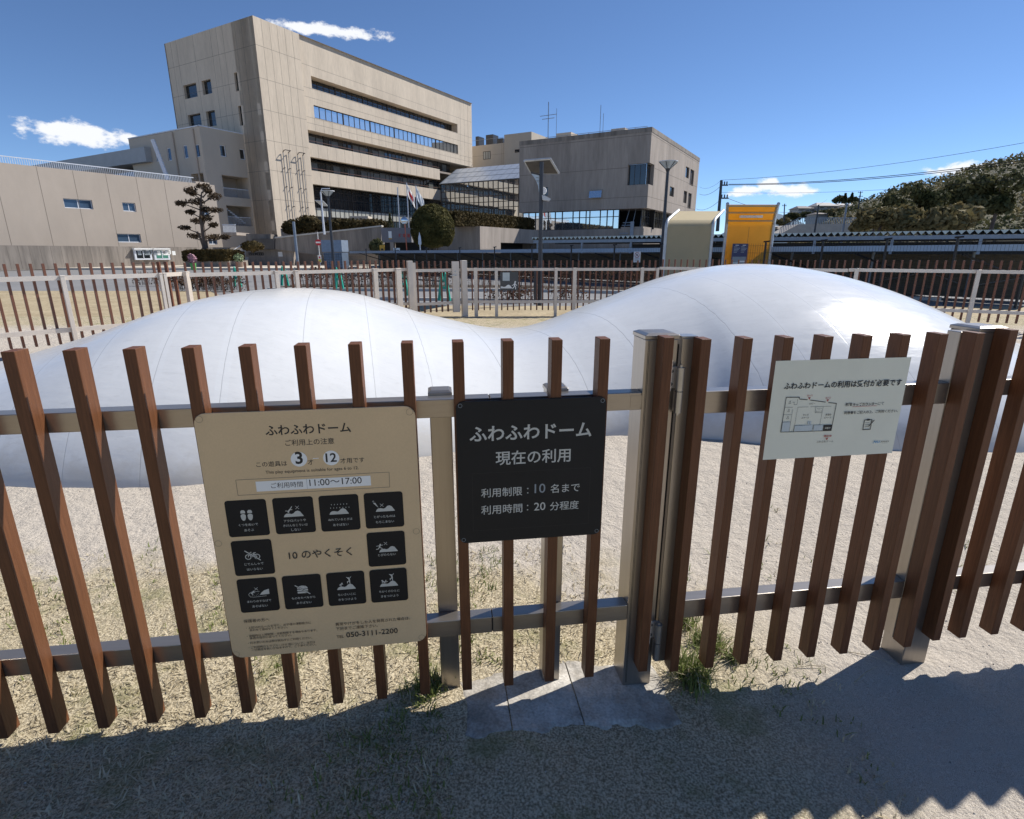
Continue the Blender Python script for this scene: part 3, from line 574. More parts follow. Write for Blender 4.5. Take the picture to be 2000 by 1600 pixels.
S.text('出入口', .1185, .1355, .2030, 'red', 0.01); S.text('出入口', .1815, .1985, .1935, 'red', 0.01); S.text('現在地', .1971, .2237, .0665, 'red', 0.02)
S.text('ロビー', .1299, .1492, .1765, I); S.text('キッズ', .1141, .1325, .1410, I, .01); S.text('スペース', .1101, .1351, .1315, I, .01); S.text('多目的', .1904, .2101, .1383, I, .01); S.text('スペース', .1866, .2118, .1289, I, .01)
S.line([(.0925, .1690), (.128, .1690)], .0008, I); S.line([(.135, .1690), (.2051, .1680)], .0008, I); S.line([(.0925, .1690), (.0901, .0895)], .0008, I); S.line([(.091, .1102), (.2190, .1072)], .0008, I); S.line([(.1779, .1680), (.1756, .0885)], .0008, I)
for yy in (.1705, .1470, .1232): S.line([(.0480, yy), (.0755, yy-.0010)], .0008, I)
S.line([(.0765, .1640), (.0751, .0905)], .0008, I); S.line([(.1531, .1680), (.1538, .1491), (.1779, .1485)], .0008, I); S.line([(.154, .108), (.153, .089)], .0008, I)
S.rect(.0490, .0915, .0745, .1222, 'bluegrey'); S.rect(.0910, .0907, .1530, .1092, 'bluegrey'); S.rect(.1570, .0900, .1880, .1082, 'bluegrey'); S.rect(.1900, .0887, .2188, .1074, I); S.text('調整中', .1955, .2145, .0945, 'film')
for yy in (.182, .156, .133): S.line([(.060, yy), (.064, yy+.009), (.067, yy), (.060, yy)], .0008, I)
S.line([(.073, .186), (.078, .186), (.078, .178), (.088, .178), (.088, .196)], .0008, I); S.text('ベビー', .157, .174, .1600, I); S.text('スペース', .155, .176, .1510, I); S.rect(.1335, .1115, .1455, .1215, 'bluegrey'); S.line([(.1395, .1125), (.1395, .1205)], .001, I)
S.text('ふわふわドーム', .1747, .2325, .0492, I); S.text('別館', .253, .275, .1673, I, .02); S.text('キッズカウンター', .2783, .3627, .1665, I, .02); S.text('にて', .3649, .3861, .1660, I); S.rect(.2783, .1632, .3627, .1644, 'red'); S.text('同意書をご記入の上、ご利用ください。', .2535, .4400, .1405, I, .01)
S.line([(.3290, .0860), (.3550, .0860), (.3550, .1180), (.3290, .1180)], .0024, I, True); S.rrect(.3370, .1155, .3470, .1215, .0015, I)
for yy in (.1085, .1020, .0955): S.line([(.3340, yy), (.3470, yy)], .0012, I)
S.line([(.3475, .0975), (.3630, .1160)], .0030, I)
S.line([(.3749, .0384), (.3790, .0460), (.3830, .0390), (.3870, .0460), (.3910, .0385)], .0022, 'blue'); S.line([(.3920, .0384), (.3960, .0450), (.3985, .0390)], .0018, 'blue')
for k in range(5): S.line([(.4020+k*.0060, .0400), (.4050+k*.0060, .0435)], .0012, I); S.line([(.4020+k*.0060, .0435), (.4055+k*.0060, .0430)], .0010, I)
S.rect(.405, .0362, .4280, .0368, 'greyten')
S.done(sg, {'ink': 'floor_plan', 'red': 'arrow', 'film': 'lettering', 'bluegrey': 'plan_fill', 'blue': 'logo'})

# ------------------------------------------------------------------ far fence of the enclosure
def vp(px, d, zt):
    return ((px-1000)/FPX*d, (d-0.227)/0.961, zt)
V = [vp(-60, 7.3, 1.25), vp(326, 9.0, 1.255), vp(366, 9.5, 1.255), vp(801, 12.4, 1.21), vp(905, 13.0, 1.20), vp(1285, 13.1, 1.23), vp(1650, 11.6, 1.25), vp(2090, 10.0, 1.25)]
SF = slat_mesh(0, 1.157, M['slatfar'])
def far_run(th, a, b, posts, lower=True, tall=()):
    F = Fr(a[:2], (b[0]-a[0], b[1]-a[1])); Ln = math.hypot(b[0]-a[0], b[1]-a[1]); n = max(1, int(Ln/0.138))
    rz = math.atan2(F.e.y, F.e.x); zt = (a[2]+b[2])/2; dz = zt-1.18
    for k in range(n): inst('slat', SF, th, F.pt((k+0.35)*Ln/n, dz+0.026, -0.06), rz)
    for z0, z1 in ((0.948, 1.012), (0.20, 0.262)): rail(F, 0.006, Ln-0.006, dz+z0, dz+z1, -0.058, -0.002, th, M['alufar'], 0)
    for p0, p1 in posts:
        u0, _ = F.px(p0, 560); u1, _ = F.px(p1, 560); post(F, u0, u1, 0.0, 0.06, dz+1.0, th, 0.012, m=M['alufar'])
    for p0, p1 in tall:
        u0, _ = F.px(p0, 560); u1, _ = F.px(p1, 560); post(F, u0, u1, 0.0, 0.10, dz+1.18, th, 0.012, m=M['alufar'])
    return F
def mid(a, b): return Vector(((a[0]+b[0])/2, (a[1]+b[1])/2, G))
f1 = thing('slat_fence', mid(V[0], V[1]), 'far slatted fence on the left, beyond the lower hump, before the dry lawn', 'fence', 'slatted fences behind the dome')
far_run(f1, V[0], V[1], ((120, 129), (313, 319), (321, 327))); far_run(f1, V[1], V[2], ((361, 368),))
f2 = thing('slat_fence', mid(V[2], V[3]), 'far slatted fence between the corner post and the back gate, green stands behind it', 'fence', 'slatted fences behind the dome')
far_run(f2, V[2], V[3], ((538, 545), (577, 584), (729, 737), (773, 783)))
g2 = thing('slat_gate', mid(V[3], V[4]), 'closed slatted gate with two tall pale posts at the back of the enclosure', 'gate')
Fg = far_run(g2, V[3], V[4], (), tall=((796, 805.5), (900, 910)))
for p0, p1, z1 in ((806.5, 812, 1.18), (883, 896, 1.2)):
    u0, _ = Fg.px(p0, 560); u1, _ = Fg.px(p1, 560); s_ = MB().box(Fg, u0, u1, 0.04, z1, 0.0, 0.05).build('stile', M['alufar'], g2)
hd = MB(); u0, z0 = Fg.px(885, 538); hd.box(Fg, u0-0.10, u0+0.06, z0-0.012, z0+0.010, 0.055, 0.075).box(Fg, u0+0.02, u0+0.05, z0-0.015, z0+0.015, 0.05, 0.056); hd.build('handle', M['steel'], g2)
kh = MB(); p = Fg.pt(u0+0.035, z0+0.085, 0.05); q = Fg.pt(u0+0.035, z0+0.085, 0.062); kh.tube([p, q], 0.022, 12); kh.build('lock', M['steel'], g2)
f3 = thing('slat_fence', mid(V[4], V[5]), 'far slatted fence in the dip between the humps, with the running child sign', 'fence', 'slatted fences behind the dome')
F3 = far_run(f3, V[4], V[5], ((926, 933), (966.5, 972.5), (1082.5, 1088), (1118, 1125), (1249, 1255), (1279, 1284)))
f4 = thing('slat_fence', mid(V[5], V[7]), 'far slatted fence on the right, partly hidden behind the taller hump', 'fence', 'slatted fences behind the dome')
far_run(f4, V[5], V[6], ()); far_run(f4, V[6], V[7], ((1664, 1672), (1900, 1909)))
# dark sign with the dome and child
ua, za = F3.px(977, 567.5, -0.062); ub, zb_ = F3.px(1012, 531, -0.062)
ps = thing('play_sign', F3.pt((ua+ub)/2, za, -0.045), 'small grey sign with white dome and running child, on the far fence', 'sign')
MB().box(F3, ua, ub, za, zb_, -0.0595, -0.0500).build('board', mat('charcoal_board', (0.055, 0.058, 0.062), 0.35), ps)
S = Sheet(F3, ua, za, -0.0495); w_ = ub-ua; k_ = w_/36
S.poly([(k_*a, k_*b_) for a, b_ in ((1, 4.2), (24, 4.2), (23, 6), (20.5, 9.5), (17, 11.5), (14, 10.5), (10.5, 7.6), (7, 7), (3.5, 8.3), (1, 8.3))], 'strip')
S.disc(k_*30.3, k_*17, k_*1.6, 'strip', 12)
for pl, w2 in (([(29.5, 15), (29, 9.5)], 2.6), ([(29.3, 14), (26.5, 11), (24, 9.8)], 1.2), ([(29.8, 14), (32, 11), (33.5, 10)], 1.2), ([(29, 9.5), (27.5, 6.5), (25, 4)], 1.6), ([(29, 9.5), (31, 6.5), (31, 3)], 1.6)): S.line([(k_*a, k_*b_) for a, b_ in pl], k_*w2, 'strip')
S.rect(k_*5, k_*19, k_*19, k_*35, 'bluegrey'); S.done(ps, {'strip': 'pictogram', 'bluegrey': 'pale_panel'})

# ------------------------------------------------------------------ between the fence and the buildings
def slab(name, poly, z0, z1, m): return tag(MB().slab(poly, z0, z1).build(name, m), kind='structure')
slab('kerb', [(-10, 22.9), (0, 22.4), (14, 18.2), (14, 18.4), (0, 22.6), (-10, 23.1)], G-0.06, G+0.06, M['kerb'])
slab('kerb', [(-7, 18.7), (4.5, 17.4), (4.5, 17.52), (-7, 18.82)], G-0.06, G+0.03, M['kerb'])
slab('planting_bed', [(-10, 23.1), (0, 22.6), (14, 18.4), (14, 21.0), (0, 25.4), (-10, 26)], G-0.06, G+0.03, M['soil'])
def leaf_blob(mb, c, r, n, size, shell=0.55, flat=1.0, up=0.0):
    for _ in range(n):
        v = Vector((rnd.gauss(0, 1), rnd.gauss(0, 1), rnd.gauss(0, 1))).normalized(); k = shell+(1-shell)*rnd.random()**0.6
        mb.leaf((c[0]+v.x*r[0]*k, c[1]+v.y*r[1]*k, c[2]+v.z*r[2]*k), size*(0.6+0.8*rnd.random()), v)
def core(mb, c, r, k=0.8, seg=14, mi=0):
    prof = [(max(0.001, math.cos(a)*k), math.sin(a)*k) for a in [(-0.5+i/8)*math.pi for i in range(9)]]
    b = [(c[0]+q*r[0]*math.cos(6.2832*j/seg), c[1]+q*r[1]*math.sin(6.2832*j/seg), c[2]+z*r[2]) for q, z in prof for j in range(seg)]
    mb.add(b, [(i*seg+j, i*seg+(j+1) % seg, (i+1)*seg+(j+1) % seg, (i+1)*seg+j) for i in range(8) for j in range(seg)], mi)
def shrub(name, c, r, n, size, m, label, cat='shrub', group=None, kcore=0.78, trunk=True):
    t = thing(name, (c[0], c[1], c[2]-r[2]), label, cat, group); mb = MB()
    if kcore: core(mb, c, r, kcore)
    leaf_blob(mb, c, r, n, size, 0.72); mb.build('foliage', m, t)
    st = MB()
    for k in range(3):
        a = 2.1*k; st.tube([(c[0]+0.05*math.cos(a), c[1]+0.05*math.sin(a), c[2]-r[2]-0.02), (c[0]+0.3*r[0]*math.cos(a), c[1]+0.3*r[1]*math.sin(a), c[2])], 0.02, 5)
    st.build('stem', M['bark'], t); return t
# reddish low shrubs behind the lawn and in the bed
def twiggy(c, rx, h, n, label, group):
    t = thing('low_shrub', c, label, 'shrub', group); mb = MB(); tw = MB()
    for _ in range(n):
        x, y = c[0]+rnd.uniform(-rx, rx), c[1]+rnd.uniform(-.35, .35); hh_ = h*(0.6+0.5*rnd.random()); q = (x+rnd.uniform(-.12, .12), y+rnd.uniform(-.1, .1), c[2]+hh_)
        tw.tube([(x, y, c[2]), q], [0.006, 0.003], 3, cap=False)
        for _ in range(5): mb.leaf((q[0]+rnd.gauss(0, .06), q[1]+rnd.gauss(0, .06), q[2]-abs(rnd.gauss(0, .14))), 0.035+0.02*rnd.random())
    tw.build('twigs', M['bark'], t); mb.build('leaves', M['redshrub'], t)
for i, (px, py, w) in enumerate(((300, 556, .9), (352, 565, .7), (372, 566, .7), (396, 567, .7), (420, 567, .7), (443, 566, .7))):
    c = gpt(px, py); twiggy(c, w, 0.55, 70, ('reddish bare shrub standing alone by the road at the lawn edge' if i == 0 else ['', 'first shrub of the bare hedge from the fence corner', 'second shrub of the bare hedge from the fence corner', 'third shrub of the bare hedge from the fence corner', 'fourth shrub of the bare hedge from the fence corner', 'last bare shrub of the hedge, beside the leftmost green stand'][i]), 'reddish shrubs along the lawn')
for i, px in enumerate((600, 632, 664, 698, 738, 770, 820, 862, 925, 985, 1040, 1105, 1160, 1215, 1268)):
    x = (px-1000)/FPX*23.4; y = 24.2-max(0, x)*0.32; twiggy((x, y, G+.03), 0.75, 0.75, 60, 'low shrub number %d from the left in the bed under the shelter' % (i+1) if False else 'dark reddish low shrub in the kerbed bed before the low shelter', 'shrubs in the kerbed bed')
for i, (px, py) in enumerate(((985, 588), (1018, 587), (1105, 586))):
    c = gpt(px, py); twiggy(c, 0.55, 0.42, 40, ['thin pale shrub behind the running child sign', 'thin pale shrub between the child sign and solar lamp', 'thin pale shrub right of the solar lamp pole'][i], 'thin shrubs by the path')

# green barrier stands and their pipes
stands = [gpt(465, 563), gpt(557, 561), gpt(663, 567), gpt(788, 581), gpt(868, 591)]
labs = ['green barrier stand at the left end of the pipes, beside the bare hedge', 'green barrier stand behind the two slats near the pale post', 'green barrier stand in front of the grey cabinet', 'green barrier stand right beside the back gate post', 'green barrier stand seen through the closed back gate']
for p, l in zip(stands, labs):
    t = thing('barrier_stand', p, l, 'barrier stand', 'green barrier stands'); F = Fr((p.x, p.y), (0.96, -0.28)); hs = 0.70
    for s_ in (-1, 1):
        lg = MB(); lg.prism(F, [(s_*.21, 0), (s_*.115, 0), (s_*.02, hs), (s_*.10, hs)], -.03, .03); lg.build('leg', M['green'], t)
    MB().box(F, -.10, .10, .34, .42, -.025, .025).box(F, -.075, .075, .56, .62, -.025, .025).build('crosspiece', M['green'], t)
    hk = MB(); hk.prism(F, [(-.08, hs), (-.03, hs), (-.03, hs+.07), (-.055, hs+.13), (-.09, hs+.06)], -.02, .02).prism(F, [(.08, hs), (.03, hs), (.03, hs+.07), (.055, hs+.13), (.09, hs+.06)], -.02, .02); hk.build('pipe_hook', M['green'], t)
pl_ = ['dark pipe from the leftmost green stand to the second', 'dark pipe between the second and third green stands', 'dark pipe from the cabinet stand to the gate post stand', 'dark pipe between the two green stands by the gate']
for a, b_, l in zip(stands[:-1], stands[1:], pl_):
    t = MB()
    t.tube([a+Vector((0, 0, .62)), b_+Vector((0, 0, .62))], .024, 8); tag(t.build('barrier_pipe', M['pipe'], loc=(a+b_)/2), l, 'pipe', 'barrier pipes')

# black mesh fence
def on_line(px, a=31.2, k=1.154):            # distance along the line Y = a - k X
    u = (px-1000)/FPX; X = a/(k+1.0406/u) if abs(u) > 1e-6 else 0
    return Vector((X, a-k*X))
mpx = [669, 715, 772, 833, 898, 966, 1039, 1116, 1200, 1291, 1389, 1494, 1605, 1729, 1866, 2010]
mf = thing('mesh_fence', Vector((*on_line(1100), G)), 'black wire mesh fence with posts running before the low shelter', 'fence')
for i, px in enumerate(mpx):
    p = on_line(px); zt = 1.55+0.22*i/13; mb = MB(); mb.tube([(p.x, p.y, G-.05), (p.x, p.y, zt)], 0.035, 8); mb.tube([(p.x-.06, p.y+.06, zt+.02), (p.x+.10, p.y-.08, zt+.04)], 0.03, 6); mb.build('post', M['black'], mf)
    if i < len(mpx)-1:
        q = on_line(mpx[i+1]); F = Fr((p.x, p.y), (q.x-p.x, q.y-p.y)); Ln = (q-p).length; wm = MB()
        for k in range(7): z = 0.1+k*(zt-0.2)/6; wm.box(F, 0.03, Ln-0.03, z, z+0.008, -0.004, 0.004)
        for k in range(int(Ln/0.085)): wm.box(F, 0.05+k*0.085, 0.056+k*0.085, 0.08, zt-0.02, 0.005, 0.009)
        wm.build('wire_panel', M['black'], mf)

# low bicycle shelter behind it
def shel(px): p = on_line(px, 32.9); return p
a, b_ = shel(686), shel(2060); F = Fr((a.x, a.y), (b_.x-a.x, b_.y-a.y)); Ln = (b_-a).length
sh = thing('bicycle_shelter', Vector((0, 31, G)), 'long low shelter with blue grey metal roof behind the black mesh fence', 'shelter')
mb = MB(); mb.prism(Fr((a.x, a.y), (F.n.x, F.n.y)), [(0.15, 1.40), (0.15, 1.60), (-1.9, 1.42), (-1.9, 1.36)], -Ln, 0) if False else None
rf = MB(); rf.add([F.pt(u, z+(0.16*u/Ln), d) for u in (0, Ln) for d, z in ((0.15, 1.28), (0.15, 1.46), (-2.3, 1.40), (-2.3, 1.34))], [(0, 1, 2, 3), (7, 6, 5, 4)]+[(i, (i+1) % 4, 4+(i+1) % 4, 4+i) for i in range(4)])
rf.build('roof', M['blueroof'], sh)
MB().box(F, 0.3, Ln-0.3, G, 1.33, -2.35, -2.31).build('added_shade_screen', mat('shade_brown_screen', (0.10, 0.082, 0.055), 0.8, 0, 0.4, 4, (1, 1, 6)), sh)  # screen added to keep the space under the low roof dark
k = 0
for u in [1.0+2.9*i for i in range(int(Ln/2.9))]:
    mb = MB(); mb.tube([F.pt(u, G, -2.1), F.pt(u, 1.4, -2.1)], .045, 6); mb.build('post', M['greypole'], sh)
    br = MB(); br.tube([F.pt(u+.1, 1.34, 0.0), F.pt(u+1.3, 0.62, -2.0)], .035, 6); br.build('brace', M['black'], sh)
    st_ = MB(); st_.tube([F.pt(u+.2, .35, -1.9), F.pt(u+1.8, .75, -1.9), F.pt(u+2.7, .40, -1.9)], .022, 6); st_.build('rack_rail', M['steel'], sh)
    k += 1

# folded plate walkway roof further back
a, b_ = Vector((1.4, 39.5)), Vector((24.6, 24.2)); F = Fr((a.x, a.y), (b_.x-a.x, b_.y-a.y)); Ln = (b_-a).length; n = int(Ln/0.30)
wk = thing('walkway_roof', F.pt(Ln/2, G, -1), 'long folded plate roof with pale zigzag edge above grey beam', 'shelter')
mb = MB(); up, dn_ = [], []
for i in range(2*n+1):
    u = i*Ln/(2*n); z = 2.36 if i % 2 else 2.19; up.append(F.pt(u, z, 0.05)); dn_.append(F.pt(u, z+0.03, -3.2))
fr_ = [p-Vector((0, 0, .012)) for p in up]
mb.add(up+dn_, [(i, i+1, 2*n+2+i, 2*n+1+i) for i in range(2*n)])
ed = MB()
for i in range(n):   # closed triangular ends of the folds
    p0, p1, p2 = up[2*i], up[2*i+1], up[2*i+2]; o = F.n*0.003; o = Vector((o.x, o.y, 0)); top0 = Vector((p0.x, p0.y, 2.362)); top2 = Vector((p2.x, p2.y, 2.362))
    ed.add([top0+o, p1+o, p0+o], [(0, 1, 2)]); ed.add([top2+o, p2+o, p1+o], [(0, 1, 2)])
mb.build('folded_roof', mat('shade_green_folds', (0.035, 0.05, 0.045), 0.6), wk); ed.build('edge_trim', mat('pale_trim', (0.62, 0.68, 0.62), 0.5), wk)  # shade beneath the folds is put into their dark green
MB().box(F, 0.1, Ln, 1.98, 2.16, -0.1, 0.03).build('beam', M['greypole'], wk); MB().box(F, 0.1, Ln, 1.93, 2.15, -3.2, -3.0).build('beam', M['black'], wk)
MB().box(F, 6.0, Ln-.2, G, 1.9, -3.1, -3.06).build('added_shade_panel', mat('shade_black_panel', (0.03, 0.032, 0.035), 0.7), wk)  # panel added so the space below the folded roof looks dark
for i in range(9):
    u = 0.4+i*(Ln-0.8)/8; MB().box(F, u-.06, u+.06, G, 1.98, -0.12, 0.0).build('post', M['greypole'], wk)

# canvas shelters
def canopy(name, label, X0, X1, Y, zt, dep, zr, m, inner):
    t = thing(name, ((X0+X1)/2, Y, G), label, 'shelter', 'canvas shelters'); dx, dy = dep
    def prof(o): # wall, bend, roof
        pts = [(0, 0, G), (0, 0, zt-0.18)]
        for k in range(1, 6): a_ = k/5; pts.append((dx*0.16*a_*a_, dy*0.16*a_*a_, zt-0.18+0.26*a_))
        pts.append((dx, dy, zr)); return pts
    P = prof(0); mb = MB(); n_ = len(P)
    mb.add([(X+p[0], Y+p[1], p[2]) for X in (X0, (X0+X1)/2, X1) for p in P], [(j*n_+i, j*n_+i+1, (j+1)*n_+i+1, (j+1)*n_+i) for j in range(2) for i in range(n_-1)])
    cv = mb.build('canvas', m, t); so_ = cv.modifiers.new('solid', 'SOLIDIFY'); so_.thickness = 0.006
    for X in (X0-0.05, X1+0.05):
        MB().tube([(X+p[0], Y+p[1]+(.0), p[2]+(0.03 if i > 1 else 0)) for i, p in enumerate(P)], .055, 10).build('frame_tube', M['steelpale'], t)
    for q, z in ((0.16, zt+0.06), (0.62, zt+(zr-zt)*0.62), (1.0, zr)):
        o_ = 0.02*inner; MB().tube([(X0+dx*q, Y+dy*q, z-.045), (X1+dx*q, Y+dy*q, z-.045)], .03, 8).build('crossbar', M['canvas'], t)
    if inner < 0:
        F_ = Fr((X0, Y), (1, 0)); MB().box(F_, (X1-X0)*.48, (X1-X0)*.485, G, zt-.2, .004, .010).build('canvas_joint', M['joint'], t)
        lm = MB(); q = .5; lm.box(Fr((X0+dx*q, Y+dy*q), (1, 0)), .42, 1.22, zt+(zr-zt)*q-.15, zt+(zr-zt)*q-.07, -.06, .06); lm.build('strip_light', M['white'], t)
    return t
M['steelpale'] = mat('galvanised_tube', (0.55, 0.57, 0.58), 0.45, 0.4, 0.1, 8)
canopy('canvas_shelter', 'beige canvas shelter turning its closed back to the viewer, left of the yellow one', 5.60, 7.18, 20.8, 2.44, (0.72, 1.12), 2.88, M['canvas'], 1)
canopy('canvas_shelter', 'open yellow canvas shelter with a navy board in it', 8.02, 9.68, 21.5, 2.49, (-0.52, -1.3), 2.98, M['yellow'], -1)
F = Fr((8.02, 20.9), (1, 0)); ua, za = F.px(1427, 520); ub, zt = F.px(1462, 476)
ib = thing('information_board', F.pt((ua+ub)/2, G, 0), 'navy information board standing in the yellow canvas shelter', 'board')
MB().box(F, ua, ub, za-.35, zt, -.03, 0).build('panel', M['navy'], ib)
for u in (ua+.02, ub-.02): MB().box(F, u-.02, u+.02, G, za-.35, -.03, 0).build('leg', M['greypole'], ib)
S = Sheet(F, ua, za, .001); w_, h_ = ub-ua, zt-za
for c0 in (.10, .56):
    S.line([(w_*(c0+.08), h_*.93), (w_*(c0+.28), h_*.93)], .018, 'strip')
    for k in range(5): S.line([(w_*c0, h_*(.86-.06*k)), (w_*(c0+.2+.06*((k*7) % 4)), h_*(.86-.06*k))], .011, 'bluegrey')
S.rect(w_*.06, -.3, w_*.94, h_*.42, 'greyten'); S.rect(w_*.52, h_*.18, w_*.9, h_*.24, 'strip'); S.rect(w_*.1, h_*.10, w_*.45, h_*.18, 'bluegrey'); S.done(ib, {'greyten': 'poster', 'strip': 'writing', 'bluegrey': 'writing'})

# small forbidding sign on the mesh fence
F = Fr(tuple(on_line(1200)), tuple(on_line(1291)-on_line(1200))); ua, za = F.px(1237, 512.5, .05); ub, zt = F.px(1251.5, 491.5, .05)
fs_ = thing('warning_sign', F.pt((ua+ub)/2, za, .05), 'small white no ball play sign with a red ring on the mesh fence', 'sign')
fs_['label'] = 'small white sign with a red barred ring on the mesh fence'
MB().box(F, ua, ub, za, zt, .045, .055).build('board', M['white'], fs_); S = Sheet(F, ua, za, .057); w_, h_ = ub-ua, zt-za
S.ring(w_*.5, h_*.68, w_*.34, w_*.06, 'red', 20); S.line([(w_*.3, h_*.80), (w_*.7, h_*.56)], w_*.05, 'red'); S.disc(w_*.5, h_*.76, w_*.07, 'ink', 8); S.line([(w_*.5, h_*.73), (w_*.5, h_*.60)], w_*.12, 'ink')
for k in range(4): S.line([(w_*(.2+.05*(k % 2)), h_*(.38-.08*k)), (w_*(.8-.04*(k % 2)), h_*(.38-.08*k))], .012, 'greyten')
S.done(fs_, {'red': 'barred_ring', 'ink': 'figure', 'greyten': 'writing'})

# street lamps
def pole(mb, p, zt, r0, r1, seg=12): return mb.tube([(p[0], p[1], G-.05), (p[0], p[1], zt)], [r0, r1], seg)
p = gpt(1054, 594)
sl_ = thing('solar_street_lamp', p, 'tall dark solar street lamp with a curved banner, before the right building', 'street lamp')
pole(MB(), p, 3.78, .062, .055, 14).build('pole', M['darkpole'], sl_)
mb = MB(); c = [dpt(1024.4, 316.5, 16.75), dpt(1074.6, 312.5, 16.75), dpt(1091, 340, 18.0), dpt(1037, 339.5, 18.0)]
upv = Vector((0.05, 0.15, .06)); mb.add(c+[v+Vector((0.0, 0.0, .055)) for v in c], [(3, 2, 1, 0), (4, 5, 6, 7)]+[(i, (i+1) % 4, 4+(i+1) % 4, 4+i) for i in range(4)])
pn = mb.build('solar_panel', mat('panel_underside', (0.075, 0.065, 0.05), 0.5, 0, 0.3, 4), sl_)
fm = MB()
for i in range(4): fm.tube([c[i]+Vector((0, 0, .03)), c[(i+1) % 4]+Vector((0, 0, .03))], .036, 6)
fm.build('panel_frame', M['steelpale'], pn)
pb = MB(); pb.tube([(p.x, p.y, 3.55), tuple((c[0]+c[1]+c[2]+c[3])/4)], .05, 8); pb.build('bracket', M['darkpole'], sl_)
bn = MB(); F = Fr((p.x, p.y), (1, 0)); A1, A2 = F.px(1036.5, 337.5), F.px(1053, 341); pts = [A2]+[F.px(*q) for q in ((1037.5, 339.5), (1042, 345), (1047, 353), (1051, 363), (1053, 377))]
bn.prism(F, pts, -.006, .006); bnr = bn.build('banner', mat('pale_blue_banner', (0.44, 0.54, 0.62), 0.6), sl_)
S = Sheet(F, 0, 0, .007)
for q0, q1 in (((1047, 347), (1052, 347.5)), ((1048, 352.5), (1052.5, 353)), ((1049, 355), (1052.5, 355.5))): S.line([F.px(*q0), F.px(*q1)], .02, 'greyten')
for (g_, key, m_), q in S.L.items(): q.build('marking', M[m_], bnr)
am = MB(); am.tube([F.pt(*A1), F.pt(*F.px(1056, 342))], .022, 6); am.build('arm', M['darkpole'], sl_)
ds = MB(); u, z = F.px(1061, 372.5); ds.tube([F.pt(u, z, .02), F.pt(u, z, -.05)], [.085, .10], 16); ds.build('speaker', M['white'], sl_)
lh = MB(); q = [F.px(1058, 382), F.px(1064, 383), F.px(1075.5, 389.5), F.px(1073, 393), F.px(1059, 391)]; lh.prism(F, q, -.12, .12); lh.build('lamp_head', M['steelpale'], sl_)
MB().box(Fr((p.x-.14, p.y-.1), (1, 0)), -.04, .05, G, 1.02, -.05, .05).build('control_box', M['darkpole'], sl_)
def funnel(px, ytop, Y, base_z, label, rtop, group):
    q = dpt(px, ytop, Y); t = thing('funnel_street_lamp', (q.x, q.y, base_z), label, 'street lamp', group); r = rtop
    MB().tube([(q.x, q.y, base_z), (q.x, q.y, q.z-r*1.05)], [.085, .06], 12).build('pole', M['darkpole'], t)
    MB().lathe((q.x, q.y, q.z), [(r*.28, -r*.72), (r*.95, -.06*r), (r*1.0, 0)], 20).build('shade', mat('frosted_shade', (0.50, 0.52, 0.50), 0.3, 0, 0.05, 5), t, smooth=True)
    MB().lathe((q.x, q.y, q.z), [(r*1.04, -.03*r), (r*1.04, .05*r), (r*.55, .10*r), (.001, .12*r)], 20).build('cap', M['white'], t)
    MB().lathe((q.x, q.y, q.z), [(.001, -r*1.1), (r*.16, -r*1.05), (r*.30, -r*.72), (r*.26, -r*.70), (.001, -r*.7)], 14).build('neck', M['darkpole'], t)
    for k in range(6): a_ = k*1.047; MB().tube([(q.x+r*.29*math.cos(a_), q.y+r*.29*math.sin(a_), q.z-r*.72), (q.x+r*1.0*math.cos(a_), q.y+r*1.0*math.sin(a_), q.z-.03)], .013, 5).build('rib', M['darkpole'], t)
funnel(1305.5, 316, 25, G, 'dark street lamp with a glass funnel head behind the beige canvas shelter', .375, 'funnel street lamps')
funnel(639.5, 373.5, 32, G, 'dark funnel headed street lamp before the grey cabinet', .36, 'funnel street lamps')
# white solar lamp on the ramp
Y = 57; F = Fr((dpt(633, 452, Y).x, Y), (1, 0)); ws = thing('solar_street_lamp', dpt(633, 456, Y), 'white solar street lamp standing on the ramp behind the no entry sign', 'street lamp')
u0, z0 = F.px(633, 458); u1, z1 = F.px(625, 376)
MB().tube([F.pt(0, z0), F.pt(0, z1)], [.11, .065], 10).build('pole', M['railing'], ws)
MB().tube([F.pt(0, z1), F.pt(.15, z1+.35), F.pt(.9, z1+.35)], .05, 6).build('arm', M['railing'], ws)
pn = MB(); pn.add([F.pt(u, z, d) for u, z, d in ((-.65, 6.25, 0), (.15, 6.2, 0), (.38, 5.75, -.8), (-.3, 5.8, -.8))], [(0, 1, 2, 3)]); o = pn.build('solar_panel', M['steelpale'], ws); o.modifiers.new('s', 'SOLIDIFY').thickness = .05
# grey pole, no entry sign, cabinet
q = gpt(583, 527); gp2 = MB(); gp2.tube([(q.x, q.y, G), (q.x, q.y, dpt(574, 433, q.y).z)], [.125, .11], 12); tag(gp2.build('steel_pole', M['greypole'], loc=q), 'plain thick grey steel pole in front of the concrete ramp', 'pole')
Y = 58; F = Fr((dpt(624, 500, Y).x, Y), (1, 0)); ne = thing('no_entry_sign', F.pt(0, G), 'red no entry sign on a thin white post beside the grey cabinet', 'road sign')
MB().tube([F.pt(0, G, -.05), F.pt(0, 3.3, -.05)], .04, 8).build('post', M['white'], ne); u, z = F.px(620.2, 473.7); u = 0
MB().tube([F.pt(u, z, .0), F.pt(u, z, .03)], .30, 24).build('disc', mat('sign_red', (0.45, 0.01, 0.02), 0.4), ne)
MB().box(F, -.24, .24, z-.075, z+.075, .031, .036).build('bar', M['white'], ne)
